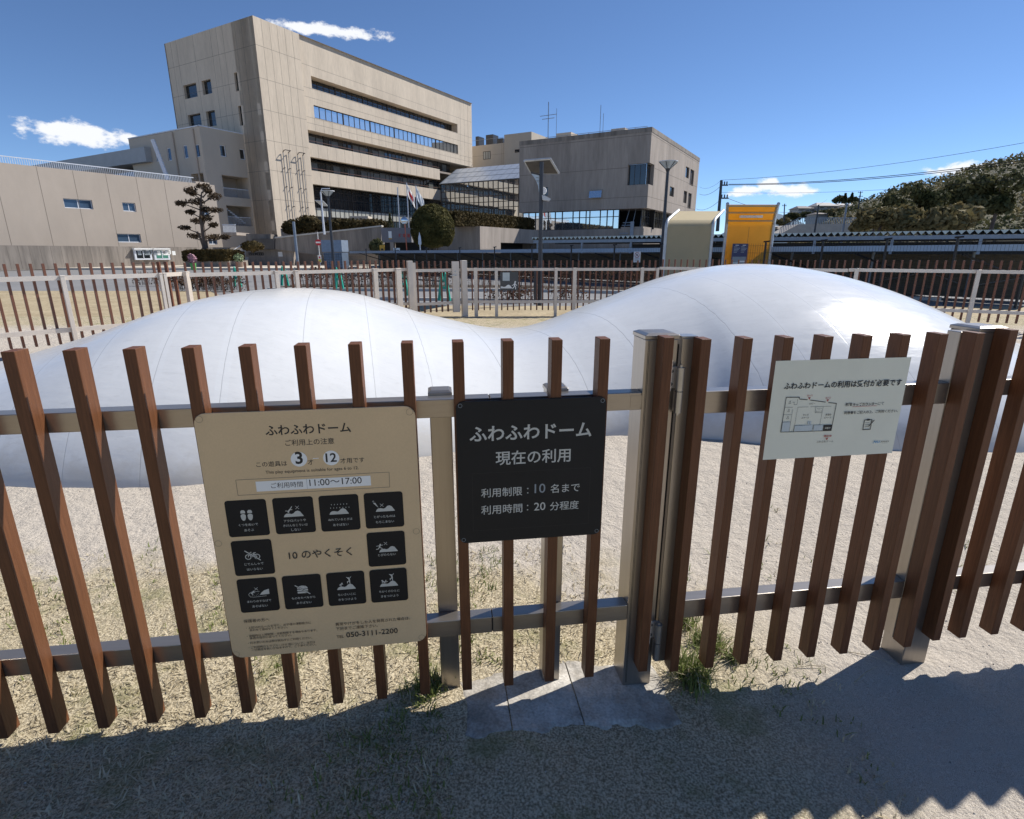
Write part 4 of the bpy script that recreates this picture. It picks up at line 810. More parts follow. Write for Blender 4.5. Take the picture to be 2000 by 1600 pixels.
u, z = F.px(622.5, 505); pl = MB().box(F, -.17, .17, z-.40, z+.32, .0, .03).build('plate', M['white'], ne); MB().box(F, -.15, .15, z-.38, z-.06, .031, .034).build('yellow_field', mat('sign_yellow', (0.60, 0.50, 0.06), 0.5), pl); MB().box(F, -.09, .09, z+.0, z+.2, .031, .034).build('red_mark', M['red'], pl)
Y = 44; F = Fr((dpt(645, 500, Y).x, Y), (1, -0.08)); cb = thing('grey_cabinet', F.pt(0, G, -.5), 'tall grey panelled cabinet with barred doors, by the end of the low shelter', 'cabinet')
ua, zt = F.px(626.5, 469); ub, zm = F.px(668, 492); MB().box(F, ua, ub, zm, zt, -1.4, 0).build('upper_panel', mat('cabinet_grey', (0.22, 0.27, 0.34), 0.4, 0.1), cb)
for v0, v1 in ((ua+.1, (ua+ub)/2-.03), ((ua+ub)/2+.03, ub-.05)):
    dr = MB().box(F, v0, v1, G, zm-.06, -1.4, -.05).build('door', mat('cabinet_door', (0.13, 0.17, 0.23), 0.4, 0.1), cb); br = MB()
    for k in range(7): br.box(F, v0, v1, .05+k*.19, .065+k*.19, -.05, -.035)
    for k in range(4): u = v0+(k+.5)*(v1-v0)/4; br.box(F, u, u+.012, G, zm-.07, -.034, -.025)
    br.build('bars', M['darkpole'], dr)

# ------------------------------------------------------------------ buildings (all on the same two axes)
E1, E2 = (0.5, 0.8660254), (0.8660254, -0.5)
def corner(px, d): return ((px-1000)/FPX*d, d/0.961)
def holed(mb, F, u0, u1, z0, z1, holes, d, mi=0):
    """a wall face with rectangular openings, as flat cells"""
    us = sorted({u0, u1, *[h[0] for h in holes], *[h[1] for h in holes]}); zs = sorted({z0, z1, *[h[2] for h in holes], *[h[3] for h in holes]})
    for a, b_ in zip(us[:-1], us[1:]):
        for c, e in zip(zs[:-1], zs[1:]):
            m_ = ((a+b_)/2, (c+e)/2)
            if not any(h[0] < m_[0] < h[1] and h[2] < m_[1] < h[3] for h in holes): mb.flat(F, [(a, c), (b_, c), (b_, e), (a, e)], d, mi)
    for h in holes:
        r = h[4] if len(h) > 4 else 0.25; skip = h[5] if len(h) > 5 else ''
        for q in (((h[0], h[2]), (h[0], h[3])), ((h[0], h[3]), (h[1], h[3])), ((h[1], h[3]), (h[1], h[2])), ((h[1], h[2]), (h[0], h[2]))):
            (a, c), (b_, e) = q
            if (skip == 'R' and a == b_ == h[1]) or (skip == 'L' and a == b_ == h[0]): continue
            mb.add([F.pt(a, c, d), F.pt(b_, e, d), F.pt(b_, e, d-r), F.pt(a, c, d-r)], [(0, 1, 2, 3)], mi)
def window(F, u0, u1, z0, z1, d, parent, m='glass', cols=1, rows=1, fr=0.05, mf='mull', dd=0.04):
    f = MB().box(F, u0, u1, z0, z0+fr, d, d+dd).box(F, u0, u1, z1-fr, z1, d, d+dd).box(F, u0, u0+fr, z0+fr, z1-fr, d, d+dd).box(F, u1-fr, u1, z0+fr, z1-fr, d, d+dd)
    for k in range(1, cols): u = u0+(u1-u0)*k/cols; f.box(F, u-fr/2, u+fr/2, z0+fr, z1-fr, d+.001, d+dd-.002)
    for k in range(1, rows): z = z0+(z1-z0)*k/rows; f.box(F, u0+fr, u1-fr, z-fr/2, z+fr/2, d+.003, d+dd-.004)
    o = f.build('window', M[mf], parent); MB().flat(F, [(u0+.01, z0+.01), (u1-.01, z0+.01), (u1-.01, z1-.01), (u0+.01, z1-.01)], d+.006).build('pane', M[m], o); return o
def hline(mb, F, u0, u1, z, d=0.004, w=0.03, mi=1): mb.box(F, u0, u1, z-w/2, z+w/2, 0.0, d, mi)
def vline(mb, F, u, z0, z1, d=0.006, w=0.03, mi=1): mb.box(F, u-w/2, u+w/2, z0, z1, 0.0, d, mi)

# main tower
T = corner(545, 70); FT = Fr(T, E1); FL = Fr(T, E2)      # FT faces right-front, FL faces the viewer (u negative goes left)
tw = thing('office_tower', (T[0], T[1]+5, G), 'tall concrete office block with long dark window bands, largest building', 'building')
TOP = 27.4
mb = MB(); holes = []
slit = []
for u0, z1 in ((-.99, 18.45), (-.99, 15.42), (-.9, 12.04), (-.91, 8.81), (-.9, 5.18)): slit.append((u0, u0+.6, z1-1.25, z1, .3))
up = [(-4.6, -3.7, 16.4, 18.6, .3), (-11.2, -9.3, 16.9, 18.7, .4), (-15.2, -12.4, 17.2, 18.7, .4), (-15.2, -12.4, 20.6, 22.2, .4), (-11.2, -9.3, 20.6, 22.2, .4), (-4.6, -3.7, 20.2, 22.2, .3)]
holed(mb, FL, -17.8, 0, G, TOP, slit+up, 0.0)
for z in (7.64, 11.0, 14.4, 17.75, 21.1, 24.5): hline(mb, FL, -17.8, -.02, z)
for k in range(1, 15):
    u = -17.8+k*1.2
    if not any(h[0]-.1 < u < h[1]+.1 for h in slit+up): vline(mb, FL, u, G, TOP-.05, w=.025)
# pier on the long side
mb.box(FT, 0, 6.45, G, TOP, -4, 0.0)
for z in (7.68, 11.04, 14.4, 17.75, 21.1, 24.5): hline(mb, FT, 0.02, 6.4, z)
for k in range(1, 6): vline(mb, FT, k*1.08, G, TOP-.05, w=.022)
# solid wall of the upper floors with the band of blue glass in it, end block, roof
holed(mb, FT, 6.45, 45.0, 16.68, TOP, [(8.0, 40.4, 18.30, 19.82, .25), (8.0, 40.4, 21.75, 23.2, 1.4)], -0.25)
for z in (17.52, 18.22, 20.6, 21.68, 24.3): mb.box(FT, 6.47, 44.95, z-.014, z+.014, -.25, -.246, 1)
for k in range(1, 26): mb.box(FT, 6.45+k*1.5-.011, 6.45+k*1.5+.011, 16.7, 18.2, -.25, -.244, 1)
for u in (41.3, 42.5, 43.7): mb.box(FT, u-.011, u+.011, 16.7, TOP-.05, -.25, -.243, 1)
mb.add([FT.pt(45, z, d) for d in (-.25, -18) for z in (16.68, TOP)], [(0, 1, 3, 2)]); mb.add([FT.pt(u, 16.68, d) for d in (-.25, -18) for u in (6.45, 45)], [(0, 1, 3, 2)])
mb.add([FT.pt(u, TOP, d) for d in (0, -18) for u in (0, 45)], [(0, 1, 3, 2)]); mb.add([FT.pt(45, z, d) for d in (-1.6, -18) for z in (G, 16.68)], [(0, 1, 3, 2)])
mb.add([FT.pt(u, z, -18) for z in (G, TOP) for u in (0, 45)], [(0, 1, 3, 2)])
wall = mb.build('wall', [M['conc'], M['joint']], tw)
for h in slit+up: window(FL, h[0], h[1], h[2], h[3], -h[4]+.02, tw, 'glass', 1, 1)
for i, (z0, z1) in enumerate(((13.42, 15.1), (10.08, 11.76))):   # balcony fronts
    sp = MB().box(FT, 6.47, 34.6, z0, z1, -.9, -.15)
    for k in range(1, 18): sp.box(FT, 6.47+k*1.56-.012, 6.47+k*1.56+.012, z0+.02, z1-.02, -.15, -.144, 1)
    sp.build('balcony_front', [M['conc'], M['joint']], tw)
    MB().box(FT, 6.6, 34.6, z1+.28, z1+.33, -.3, -.25).build('handrail', mat('rust_rail', (0.14, 0.07, 0.05), 0.6), tw)
    sl2 = MB().box(FT, 6.47, 40.0, z1-.4, z1-.1, -1.9, -.9); sl2.build('floor_slab', M['concgrey'], tw)
def curtain_wall(F, u0, u1, z0, z1, d, parent, step, rows, glass='glass', back=True, fr=.06):
    f = MB(); n = max(1, round((u1-u0)/step))
    for k in range(n+1): u = u0+(u1-u0)*k/n; w = fr*(1.8 if k % 5 == 0 else 1); f.box(F, u-w/2, u+w/2, z0, z1, d, d+(.10 if k % 5 == 0 else .06))
    for z in rows: f.box(F, u0, u1, z-fr/2, z+fr/2, d, d+.052)
    o = f.build('window_band', M['mull'], parent); g = MB(); 
    for k in range(n): a, b_ = u0+(u1-u0)*k/n, u0+(u1-u0)*(k+1)/n; t_ = rnd.gauss(0, .006); g.add([F.pt(a, z0, d+.01+t_), F.pt(b_, z0, d+.01-t_), F.pt(b_, z1, d+.01-t_), F.pt(a, z1, d+.01+t_)], [(0, 1, 2, 3)])
    g.build('glazing', M[glass], o); return o
curtain_wall(FT, 8.0, 40.4, 18.32, 19.80, -.45, tw, 1.05, (18.36, 19.76), 'mirror')
curtain_wall(FT, 8.0, 40.4, 21.78, 23.17, -1.6, tw, 1.05, (22.5,))
curtain_wall(FT, 6.47, 40.0, 15.0, 16.68, -1.95, tw, .85, (15.75, 16.3))
curtain_wall(FT, 6.47, 40.0, 11.66, 13.40, -1.95, tw, .85, (12.4, 13.0))
M['blind'] = mat('grey_blind', (0.12, 0.13, 0.125), 0.3, 0, 0.2, 2)
for (z0, z1) in ((15.3, 16.4), (12.0, 13.2)):                 # pale blinds behind part of the glass
    for k in range(24):
        if rnd.random() < .5: u = 8+k*1.35; MB().box(FT, u, u+1.2, z0, z1-.2*rnd.random(), -1.90, -1.88).build('blind', M['blind'], tw)
cw_ = curtain_wall(FT, 6.47, 40.0, G, 10.08, -1.75, tw, .85, (1.2, 2.6, 5.0, 6.1, 7.3, 8.6, 9.5))
MB().box(FT, 7.0, 36.0, 6.15, 7.25, -1.735, -1.732).build('curtain', M['curtain'], cw_)
MB().box(FT, 15.0, 38.0, 2.4, 5.0, -1.735, -1.732).build('curtain', mat('dim_curtain', (0.24, 0.26, 0.22), 0.6, 0, 0.5, .7, (4, 4, .2)), cw_)
for u in (2.1, 2.9, 4.3, 5.1): MB().tube([FT.pt(u, 3.9, .14), FT.pt(u, 13.3, .14)], .045, 6).build('ladder_rail', M['steel'], tw)
for u0, u1 in ((2.1, 2.9), (4.3, 5.1)):
    lp = MB(); lp.tube([FT.pt(u0, 13.3, .14), FT.pt(u0, 13.5, .3), FT.pt(u0, 13.55, .62), FT.pt(u1, 13.55, .62), FT.pt(u1, 13.5, .3), FT.pt(u1, 13.3, .14)], .05, 6)
    for z in (5.0, 7.0, 9.3, 11.5): lp.tube([FT.pt(u0, z, 0), FT.pt(u0, z, .3)], .05, 6).tube([FT.pt(u1, z, 0), FT.pt(u1, z, .3)], .05, 6)
    lp.build('ladder_hoop', M['mull'], tw)

# left annex: upper block with stair openings
Lc = corner(424, 67.4); FR, FLL = Fr(Lc, E1), Fr(Lc, E2)
an = thing('beige_annex', (Lc[0], Lc[1]+4, G), 'beige rendered annex with open stair landings left of the tower', 'building')
mb = MB(); op = [(1.95, 5.65, 7.9, 10.36, 2.6), (2.05, 5.45, 4.55, 6.90, 2.6)]; wR = [(2.25, 3.0, 12.48, 13.76, .2), (4.83, 5.55, 12.45, 13.70, .2)]
holed(mb, FR, 0, 7.3, G, 15.38, op+wR, 0.0)
wL = [(-8.9, -8.2, 12.3, 13.6, .15), (-6.27, -5.47, 12.2, 13.65, .15), (-2.83, -2.0, 12.2, 13.64, .15), (-.45, .4, 12.15, 13.54, .15)]
wL = [(a-1.0, b_-1.0, c, e, r) for a, b_, c, e, r in wL]
holed(mb, FLL, -15.5, 0, G, 15.36, wL+[(-3.0, -.55, 8.5, 10.4, 2.4)], 0.0)
mb.add([FR.pt(u, 15.36, d) for d in (0, -15) for u in (0, 7.3)], [(0, 1, 3, 2)])
mb.box(FR, 0.3, 5.9, G, 7.8, -2.7, -2.62, 1).box(FR, 0.3, 5.9, 7.8, 10.5, -2.7, -2.62, 1)
w_ = mb.build('wall', [M['beige'], M['beige2']], an)
MB().box(FR, -.06, 7.3, 15.38, 15.50, -.3, .06).box(FLL, -15.5, .0, 15.38, 15.50, -.3, .06).build('parapet_cap', M['railing'], an)
for h in wR+wL: window(FR if h in wR else FLL, h[0], h[1], h[2], h[3], -h[4]+.03, an, 'bluewin' if h in wL else 'glass', 1, 1, .09, 'railing')
for z0, u0, u1 in ((7.92, 2.0, 5.6), (4.57, 2.1, 5.4)):
    rl = MB().box(FR, u0, u1, z0+1.0, z0+1.06, -.35, -.30)
    for k in range(24): u = u0+.05+k*(u1-u0-.1)/23; rl.box(FR, u-.012, u+.012, z0, z0+1.0, -.34, -.31)
    rl.build('balustrade', M['railing'], an)
stg = MB()
for k in range(10): stg.box(FR, 2.4+k*.28, 2.75+k*.28, 6.7-k*.2, 6.86-k*.2, -2.3, -1.2)
stg.build('stair_flight', M['railing'], an)
dp = MB(); dp.tube([FR.pt(7.05, 9.6, .12), FR.pt(7.05, 15.2, .12)], .07, 6); dp.build('drainpipe', M['greypole'], an)
for u in (-1.2, -5.4): MB().tube([FLL.pt(u, 8.5, .12), FLL.pt(u, 15.2, .12)], .08, 6).build('drainpipe', M['beige2'], an)
# low building in front of it
Bc = corner(432, 63); FB = Fr(Bc, E1)
lo = thing('low_beige_building', (Bc[0], Bc[1], G), 'low beige building with roof railing at the left edge', 'building')
mb = MB(); wl_ = [(-9.6, -8.4, 5.24, 6.06, .2), (-10.6, -8.43, 2.30, 3.11, .2), (-1.6, -.76, 5.13, 5.75, .2), (-14.5, -12.2, 5.24, 6.06, .2), (-1.3, -.3, 2.2, 3.0, .2)]
holed(mb, FB, -40, .3, G, 8.54, wl_, 0.0); mb.add([FB.pt(u, 8.54, d) for d in (0, -14) for u in (-40, .3)], [(0, 1, 3, 2)]); mb.add([FB.pt(.3, z, d) for d in (0, -6) for z in (G, 8.54)], [(0, 1, 3, 2)])
for u in (-2.6, -5.2, -7.9, -10.6, -13.3, -16, -19, -22): vline(mb, FB, u, G, 8.5)
mb.build('wall', [M['beige2'], M['joint']], lo)
for h in wl_: window(FB, h[0], h[1], h[2], h[3], -.17, lo, 'bluewin', 2, 1, .07, 'railing')
rl = MB().box(FB, -40, -1.8, 9.08, 9.15, -.35, -.29)
for k in range(230): u = -39.9+k*.165; rl.box(FB, u-.014, u+.014, 8.55, 9.09, -.34, -.30)
rl.build('roof_railing', M['railing'], lo)
bx_ = MB().box(FB, -1.75, -.2, 8.545, 8.75, -2, -.1); bx_.build('parapet', M['beige2'], lo)
# grey flat-roofed hall behind, with leaning strut
F = Fr(corner(316, 74), E2); gh = thing('grey_hall', (F.o.x, F.o.y, G), 'grey hall with thick flat roof edge at the far left behind the railing', 'building')
MB().box(F, -38, 0.5, G, 11.6, -12, 0).build('wall', M['beige2'], gh); MB().box(F, -38, 2.2, 12.3, 14.0, -12, 1.2).build('roof_edge', mat('pale_roof_edge', (0.40, 0.41, 0.41), 0.7, 0, .06, 1), gh)
MB().box(F, -38, .4, 9.0, 11.6, .005, .03).build('blue_panel', M['bluewin'], gh)
F = Fr(corner(329, 66), (1, 0)); a_, b_ = F.px(298, 273), F.px(328, 351); st = MB(); st.tube([F.pt(*a_), F.pt(*b_)], .22, 6); tag(st.build('leaning_strut', M['railing'], loc=F.pt(*b_)), 'pale leaning steel strut rising over the low building roof', 'strut')

# right concrete block
Cc = corner(1266, 66); Cc = (Cc[0]-.5*E2[0], Cc[1]-.5*E2[1]); FCL, FCR = Fr(Cc, E2), Fr(Cc, E1)
rb = thing('concrete_block', (Cc[0]-5, Cc[1]+8, G), 'stained grey concrete block with a cut out corner window, right of the glass hall', 'building')
mb = MB()
rw = (-3.0, 0, 9.0, 11.3); RWR = 1.7
holes = [(-14.2, -13.1, 8.33, 9.36, .2)]
UR = FCR.px(1362, 365)[0]
holed(mb, FCL, -17.3, 0, 6.38, 15.0, holes+[(-2.6, 0, 9.0, 11.3, .5, 'R')], 0.0)
wr = []
for x0, y0, x1, y1 in ((1339, 326, 1346, 348), (1347.5, 331, 1355, 363), (1308, 365, 1316.5, 384), (1335, 373, 1341.5, 397), (1343.5, 377, 1350, 408)):
    ua, za = FCR.px(x0, (y0+y1)/2); ub, _ = FCR.px(x1, (y0+y1)/2); um = (x0+x1)/2; wr.append((ua, ub, FCR.px(um, y1)[1], FCR.px(um, y0)[1], .25))
UV = FCR.px(1277, 340)[0]
holed(mb, FCR, 0, UR, 6.38, 15.0, wr+[(0, UV, 9.0, 11.3, .5, 'L')], 0.0)
mb.add([FCR.pt(u, 15.0, d) for d in (0, -17.3) for u in (0, UR)], [(0, 1, 3, 2)]); mb.add([FCR.pt(u, 6.38, d) for d in (0, -17.3) for u in (0, UR)], [(0, 1, 3, 2)]); mb.add([FCL.pt(-17.3, z, d) for d in (0, -UR) for z in (6.38, 15)], [(0, 1, 3, 2)])
mb.add([FCL.pt(u, z, d) for z in (9.0,) for u, d in ((-2.6, 0), (0, 0), (0, -.5), (-2.6, -.5))], [(0, 1, 2, 3)])
for z in (7.66, 10.95, 14.3):
    us = [-17.25, -2.65] if 9 < z < 11.3 else [-17.25, -.02]
    hline(mb, FCL, us[0], us[1], z, w=.045); hline(mb, FCR, UV+.05 if 9 < z < 11.3 else .02, UR-.1, z, w=.045)
vline(mb, FCR, wr[0][1]+.3, 12.75, 14.9, w=.03)
mb.build('wall', [M['concgrey'], M['joint']], rb)
cp = MB().box(FCL, -17.3, 0, 14.55, 15.06, .001, .03).box(FCR, 0.03, UR, 14.55, 15.06, .001, .03); cp.build('parapet_band', M['stain'], rb)
window(FCL, -2.58, -.5, 9.02, 11.28, -.48, rb, 'glass', 3, 1); window(FCR, .5, UV-.02, 9.02, 11.28, -.48, rb, 'glass', 1, 1)
for h in holes: window(FCL, h[0], h[1], h[2], h[3], -.15, rb, 'glass', 2, 1)
for i, h in enumerate(wr): window(FCR, h[0], h[1], h[2], h[3], -.2, rb, 'glass' if i in (0, 2) else 'brown', 1, 1) if False else window(FCR, h[0], h[1], h[2], h[3], -.2, rb, 'glass' if i in (0, 2) else 'mull', 1, 1)
hd = MB(); hd.add([FCL.pt(u, z, d) for u in (-7.2, -5.6) for z, d in ((7.75, .01), (7.75, .55), (8.55, .38), (8.72, .01))], [(0, 1, 2, 3), (7, 6, 5, 4), (1, 5, 6, 2), (2, 6, 7, 3), (0, 4, 5, 1)]); hd.build('vent_hood', M['mirror'], rb)
# ground floor: ribbon glazing and corner void
gf = MB().box(FCL, -17.3, -.3, G, 4.1, -3.2, -.25).box(FCR, .3, UR, G, 4.3, -3.2, -.4); gf.build('plinth', M['concgrey'], rb)
f = MB(); us = [-17.0, -16.1, -15.1, -14.3, -13.2, -12.2, -11.2, -9.7, -8.8, -7.9, -7.4, -6.0, -5.1, -4.3, -3.55]
for u in us: f.box(FCL, u-.04, u+.04, 4.1, 6.38, -.55, -.42)
for z in (4.14, 5.55, 6.34): f.box(FCL, -17.0, -3.55, z-.04, z+.04, -.54, -.43)
o = f.build('ribbon_window', M['mull'], rb); g = MB()
for a, b_ in zip(us[:-1], us[1:]): t_ = rnd.gauss(0, .004); g.add([FCL.pt(a, 4.1, -.52+t_), FCL.pt(b_, 4.1, -.52-t_), FCL.pt(b_, 6.38, -.52-t_), FCL.pt(a, 6.38, -.52+t_)], [(0, 1, 2, 3)])
g.build('glazing', M['mirror'], o)
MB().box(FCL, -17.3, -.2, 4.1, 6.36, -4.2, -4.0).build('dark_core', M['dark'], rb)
curtain_wall(FCR, .6, UR-.2, 4.3, 6.36, -.8, rb, .8, (4.4, 5.5, 6.3))
for i in range(3): MB().tube([FCL.pt(-2.9+i*1.0, 4.1, -.6), FCL.pt(-2.5+i*.8, 6.38, -1.2)], .05, 6).build('stay', M['greypole'], rb)
sc_ = MB()
for k in range(6): sc_.box(FCL, -3.3, -2.2, 3.2+k*.32, 3.3+k*.32, -.25-.25*k, .05-.25*k)
sc_.box(FCL, -1.9, -1.5, G, 4.9, -.2, .02); sc_.build('outside_stair', M['greypole'], rb)
for u, z0, z1, w in ((-14.0, 15.0, 19.3, .05), (-15.2, 15.0, 20.2, .09), (-7.5, 15.0, 18.0, .05), (-7.9, 15, 19, .06)):
    at_ = MB(); at_.tube([FCL.pt(u, z0, -4), FCL.pt(u, z1, -4)], w*.6, 6)
    if w > .08: at_.box(FCL, u-1.2, u+1.2, 18.6, 18.66, -4.03, -3.97).box(FCL, u-.9, u+.9, 18.2, 18.26, -4.03, -3.97)
    at_.build('antenna', M['greypole'], rb)
rr_ = MB().box(FCL, -15, -1.5, 15.75, 15.80, -3.0, -2.95).box(FCL, -15, -1.5, 15.4, 15.44, -3.0, -2.95)
for k in range(10): rr_.box(FCL, -15+k*1.5, -14.95+k*1.5, 15.0, 15.75, -3.0, -2.95)
rr_.build('roof_railing', M['greypole'], rb); MB().box(FCL, -13.7, -11.6, 15.0, 16.2, -6, -3.4).build('roof_box', M['conc'], rb); MB().box(FCL, -6.2, -4.4, 15.0, 16.0, -6, -3.4).build('roof_box', M['conc'], rb)

# glass hall between tower and block
Ac = corner(866, 98.9); FA = Fr(Ac, E2); gl = thing('glass_hall', (Ac[0]+7, Ac[1]-3, G), 'bronze framed glass hall with sloping pale roof between tower and concrete block', 'building')
f = MB(); U1 = 17.5
for k in range(19): u = k*U1/18; f.box(FA, u-.05, u+.05, G, 12.7, 0, .12)
for z in (1.2, 3.0, 4.9, 6.7, 8.5, 9.4, 10.3, 11.4, 12.65): f.box(FA, 0, U1, z-.05, z+.05, .01, .10)
o = f.build('frame', mat('bronze_frame', (0.085, 0.06, 0.04), 0.5), gl); g = MB()
for k in range(18):
    a, b_ = k*U1/18, (k+1)*U1/18
    for z0, z1 in ((G, 4.9), (4.9, 8.5), (8.5, 12.7)): t_, s_ = rnd.gauss(0, .004), rnd.gauss(0, .004); g.add([FA.pt(a, z0, .03+t_+s_), FA.pt(b_, z0, .03-t_+s_), FA.pt(b_, z1, .03-t_-s_), FA.pt(a, z1, .03+t_-s_)], [(0, 1, 2, 3)])
g.build('glazing', M['mirror'], o)
rf = MB()
for k in range(3):
    for j in range(12):
        a, b_ = .04+j*U1/12, (j+1)*U1/12-.04; q0, q1 = k/3+.012, (k+1)/3-.012
        rf.add([FA.pt(a, 12.75+3.0*q0, .2-5.2*q0), FA.pt(b_, 12.75+3.0*q0, .2-5.2*q0), FA.pt(b_, 12.75+3.0*q1, .2-5.2*q1), FA.pt(a, 12.75+3.0*q1, .2-5.2*q1)], [(0, 1, 2, 3)])
rp = rf.build('roof', M['roofglass'], gl)
un = MB(); un.add([FA.pt(u, z, d) for u in (-.3, U1) for z, d in ((12.70, .22), (15.70, -5.0), (15.70, -9), (12.5, -9))], [(0, 1, 2, 3), (7, 6, 5, 4), (0, 4, 5, 1), (1, 5, 6, 2)]); un.build('roof_frame', M['greypole'], gl)
# service block behind
F = Fr(corner(928, 112), E2); sb = thing('service_block', (F.o.x, F.o.y, G), 'beige service block with rooftop tanks behind the glass hall', 'building')
uA, uB, zA, zB = F.px(988, 270)[0], F.px(1041, 270)[0], F.px(950, 283)[1], F.px(1010, 262)[1]
mb = MB(); mb.box(F, -2, uA, G, zA, -10, 0).box(F, uA, uB, G, zB, -10, .6)
for z in (19.2,): hline(mb, F, -1.9, uA-.1, z)
for u in (uA-.9, uA-.5): vline(mb, F, u, 14, zA-.1)
mb.build('wall', [M['beige'], M['joint']], sb); a_, b_ = F.px(944, 312), F.px(958, 295); window(F, a_[0], b_[0], a_[1], b_[1], .005, sb, 'curtain', 3, 1, .08); a_, b_ = F.px(1005.5, 298.5, .6), F.px(1014.5, 291.5, .6); window(F, a_[0], b_[0], a_[1], b_[1], .605, sb, 'glass', 1, 1)
for x0, x1, y1 in ((929, 935, 267), (949, 963, 264), (971, 982, 271)): u, w, h = F.px(x0, 280, -2)[0], F.px(x1, 280, -2)[0]-F.px(x0, 280, -2)[0], F.px(x0, y1, -2)[1]-zA; MB().box(F, u, u+w, zA, zA+h, -4, -2).build('roof_tank', M['darkpole'], sb)
MB().box(F, -1.9, uA-.1, zA+1.0, zA+1.05, -.3, -.25).build('roof_railing', M['greypole'], sb)

# flags
def flag(px, ytop, ybase, Y, lab, mk, group='flagpoles before the tower'):
    p0, p1 = dpt(px, ytop, Y), dpt(px, ybase, Y); t = thing('flagpole', (p1.x, p1.y, p1.z), lab, 'flagpole', group)
    MB().tube([(p1.x, p1.y, p1.z-2), (p1.x, p1.y, p0.z)], .06, 6).build('pole', M['railing'], t)
    if mk:
        mb = MB(); n1_, n2_ = 8, 10; W_, H_ = .75, 1.25
        P = lambda i, j: Vector((p1.x+.05+W_*i/n1_*(.6+.4*j/n2_)+.35*(1-j/n2_)*i/n1_, p1.y+.12*math.sin(i*1.2+j*.5), p0.z-.15-H_*(1-j/n2_)-1.5*(i/n1_)*.9))
        mb.add([P(i, j) for j in range(n2_+1) for i in range(n1_+1)], [(j*(n1_+1)+i, j*(n1_+1)+i+1, (j+1)*(n1_+1)+i+1, (j+1)*(n1_+1)+i) for j in range(n2_) for i in range(n1_)])
        mb.m = [1 if (((q % n1_)-3.5)**2/6+((q//n1_)-4.5)**2/6) < .8 and mk == 2 else 0 for q in range(len(mb.f))]
        mb.build('flag', [mat('flag_cloth', (0.85, 0.85, 0.85) if mk == 2 else (0.72, 0.78, 0.84), .8, trans=.55), mat('flag_red', (0.6, 0.05, 0.05), 0.7, trans=.4)], t, smooth=True)
flag(780.5, 366, 445, 66, 'bare thin pale flagpole, leftmost of three', 0); flag(798.5, 357, 445, 66, 'flagpole with a drooping white flag with a red disc', 2); flag(816, 363, 445, 66, 'flagpole with a drooping pale grey flag', 1)

# ------------------------------------------------------------------ walls, ramp and small things before the buildings
def wallthing(name, F, poly, d0, d1, m, label, cat='wall', boards=None):
    mb = MB(); mb.prism(F, poly, d0, d1)
    if boards:
        us = [p[0] for p in poly]; u = min(us)+.3
        while u < max(us)-.1:
            zs = []
            for (a, c), (b_, e) in zip(poly, poly[1:]+poly[:1]):
                if (a-u)*(b_-u) < 0: zs.append(c+(e-c)*(u-a)/(b_-a))
            if len(zs) == 2: mb.box(F, u-.012, u+.012, min(zs)+.05, max(zs)-.05, d1, d1+.004, 1)
            u += boards
    return tag(mb.build(name, [m, M['joint']], loc=F.pt(poly[0][0], poly[0][1])), label, cat)
FW = FB.off(0, 2.4)
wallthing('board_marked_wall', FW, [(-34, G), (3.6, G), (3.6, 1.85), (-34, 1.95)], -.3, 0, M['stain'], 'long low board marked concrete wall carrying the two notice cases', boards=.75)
for i, (x0, x1, lab, mk) in enumerate(((262, 299, 'larger silver notice case with dark panes on the low wall', 'glass'), (300.5, 334, 'silver notice case with a green felt back on the low wall', 'greenfelt'))):
    M['greenfelt'] = M.get('greenfelt') or mat('green_felt', (0.05, 0.20, 0.15), 0.6)
    u0, z1 = FW.px(x0, 487.5, .3); u1, z0 = FW.px(x1, 507.5, .3); t = thing('notice_case', FW.pt((u0+u1)/2, z0, .15), lab, 'notice board', 'notice cases on the low wall')
    MB().box(FW, u0, u1, z0, z1, .02, .22).build('case', M['railing'], t); MB().box(FW, u0-.05, u1+.05, z1, z1+.12, .0, .42).build('hood', M['white'], t)
    MB().box(FW, u0+.18, u1-.18, z0+.15, z1-.12, .222, .228).build('back_board', M[mk], t)
    for k in range(2):
        a = u0+.18+k*(u1-u0-.36)/2
        for j in range(3): MB().box(FW, a+.12+j*.45, a+.45+j*.45, z0+.45+.1*(j % 2), z0+.85+.1*(j % 2), .229, .232).build('paper', M['strip' if i else 'greyten'], t)
    MB().box(FW, (u0+u1)/2-.03, (u0+u1)/2+.03, z0+.15, z1-.12, .229, .25).build('mullion', M['railing'], t)
Y = 59.5; FY = Fr((0, Y), (1, 0))
def poly_px(F, pts, d=0): return [F.px(x, y, d) for x, y in pts]
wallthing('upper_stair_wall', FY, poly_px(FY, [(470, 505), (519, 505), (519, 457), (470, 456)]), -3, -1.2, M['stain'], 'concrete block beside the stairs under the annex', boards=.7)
wallthing('canopy_beam', FY, poly_px(FY, [(496, 486), (538, 487), (538, 466.5), (496, 466.5)]), -1.1, .4, mat('shade_dark_concrete', (0.10, 0.095, 0.09), 0.9, 0, .2, 1), 'concrete beam over the lettered wall, coloured dark for its shade', 'beam')  # shade on the beam is put into a darker concrete colour
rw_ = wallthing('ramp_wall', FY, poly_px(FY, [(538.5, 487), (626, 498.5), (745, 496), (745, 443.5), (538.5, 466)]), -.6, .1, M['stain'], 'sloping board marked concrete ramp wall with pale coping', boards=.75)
a, b_ = FY.px(538, 466), FY.px(746, 443); cp = MB(); cp.prism(FY, [a, b_, (b_[0], b_[1]+.14), (a[0], a[1]+.14)], -.7, .2); tag(cp.build('ramp_coping', M['kerb'], loc=FY.pt(*a)), 'thin pale concrete coping on top of the ramp wall', 'coping')
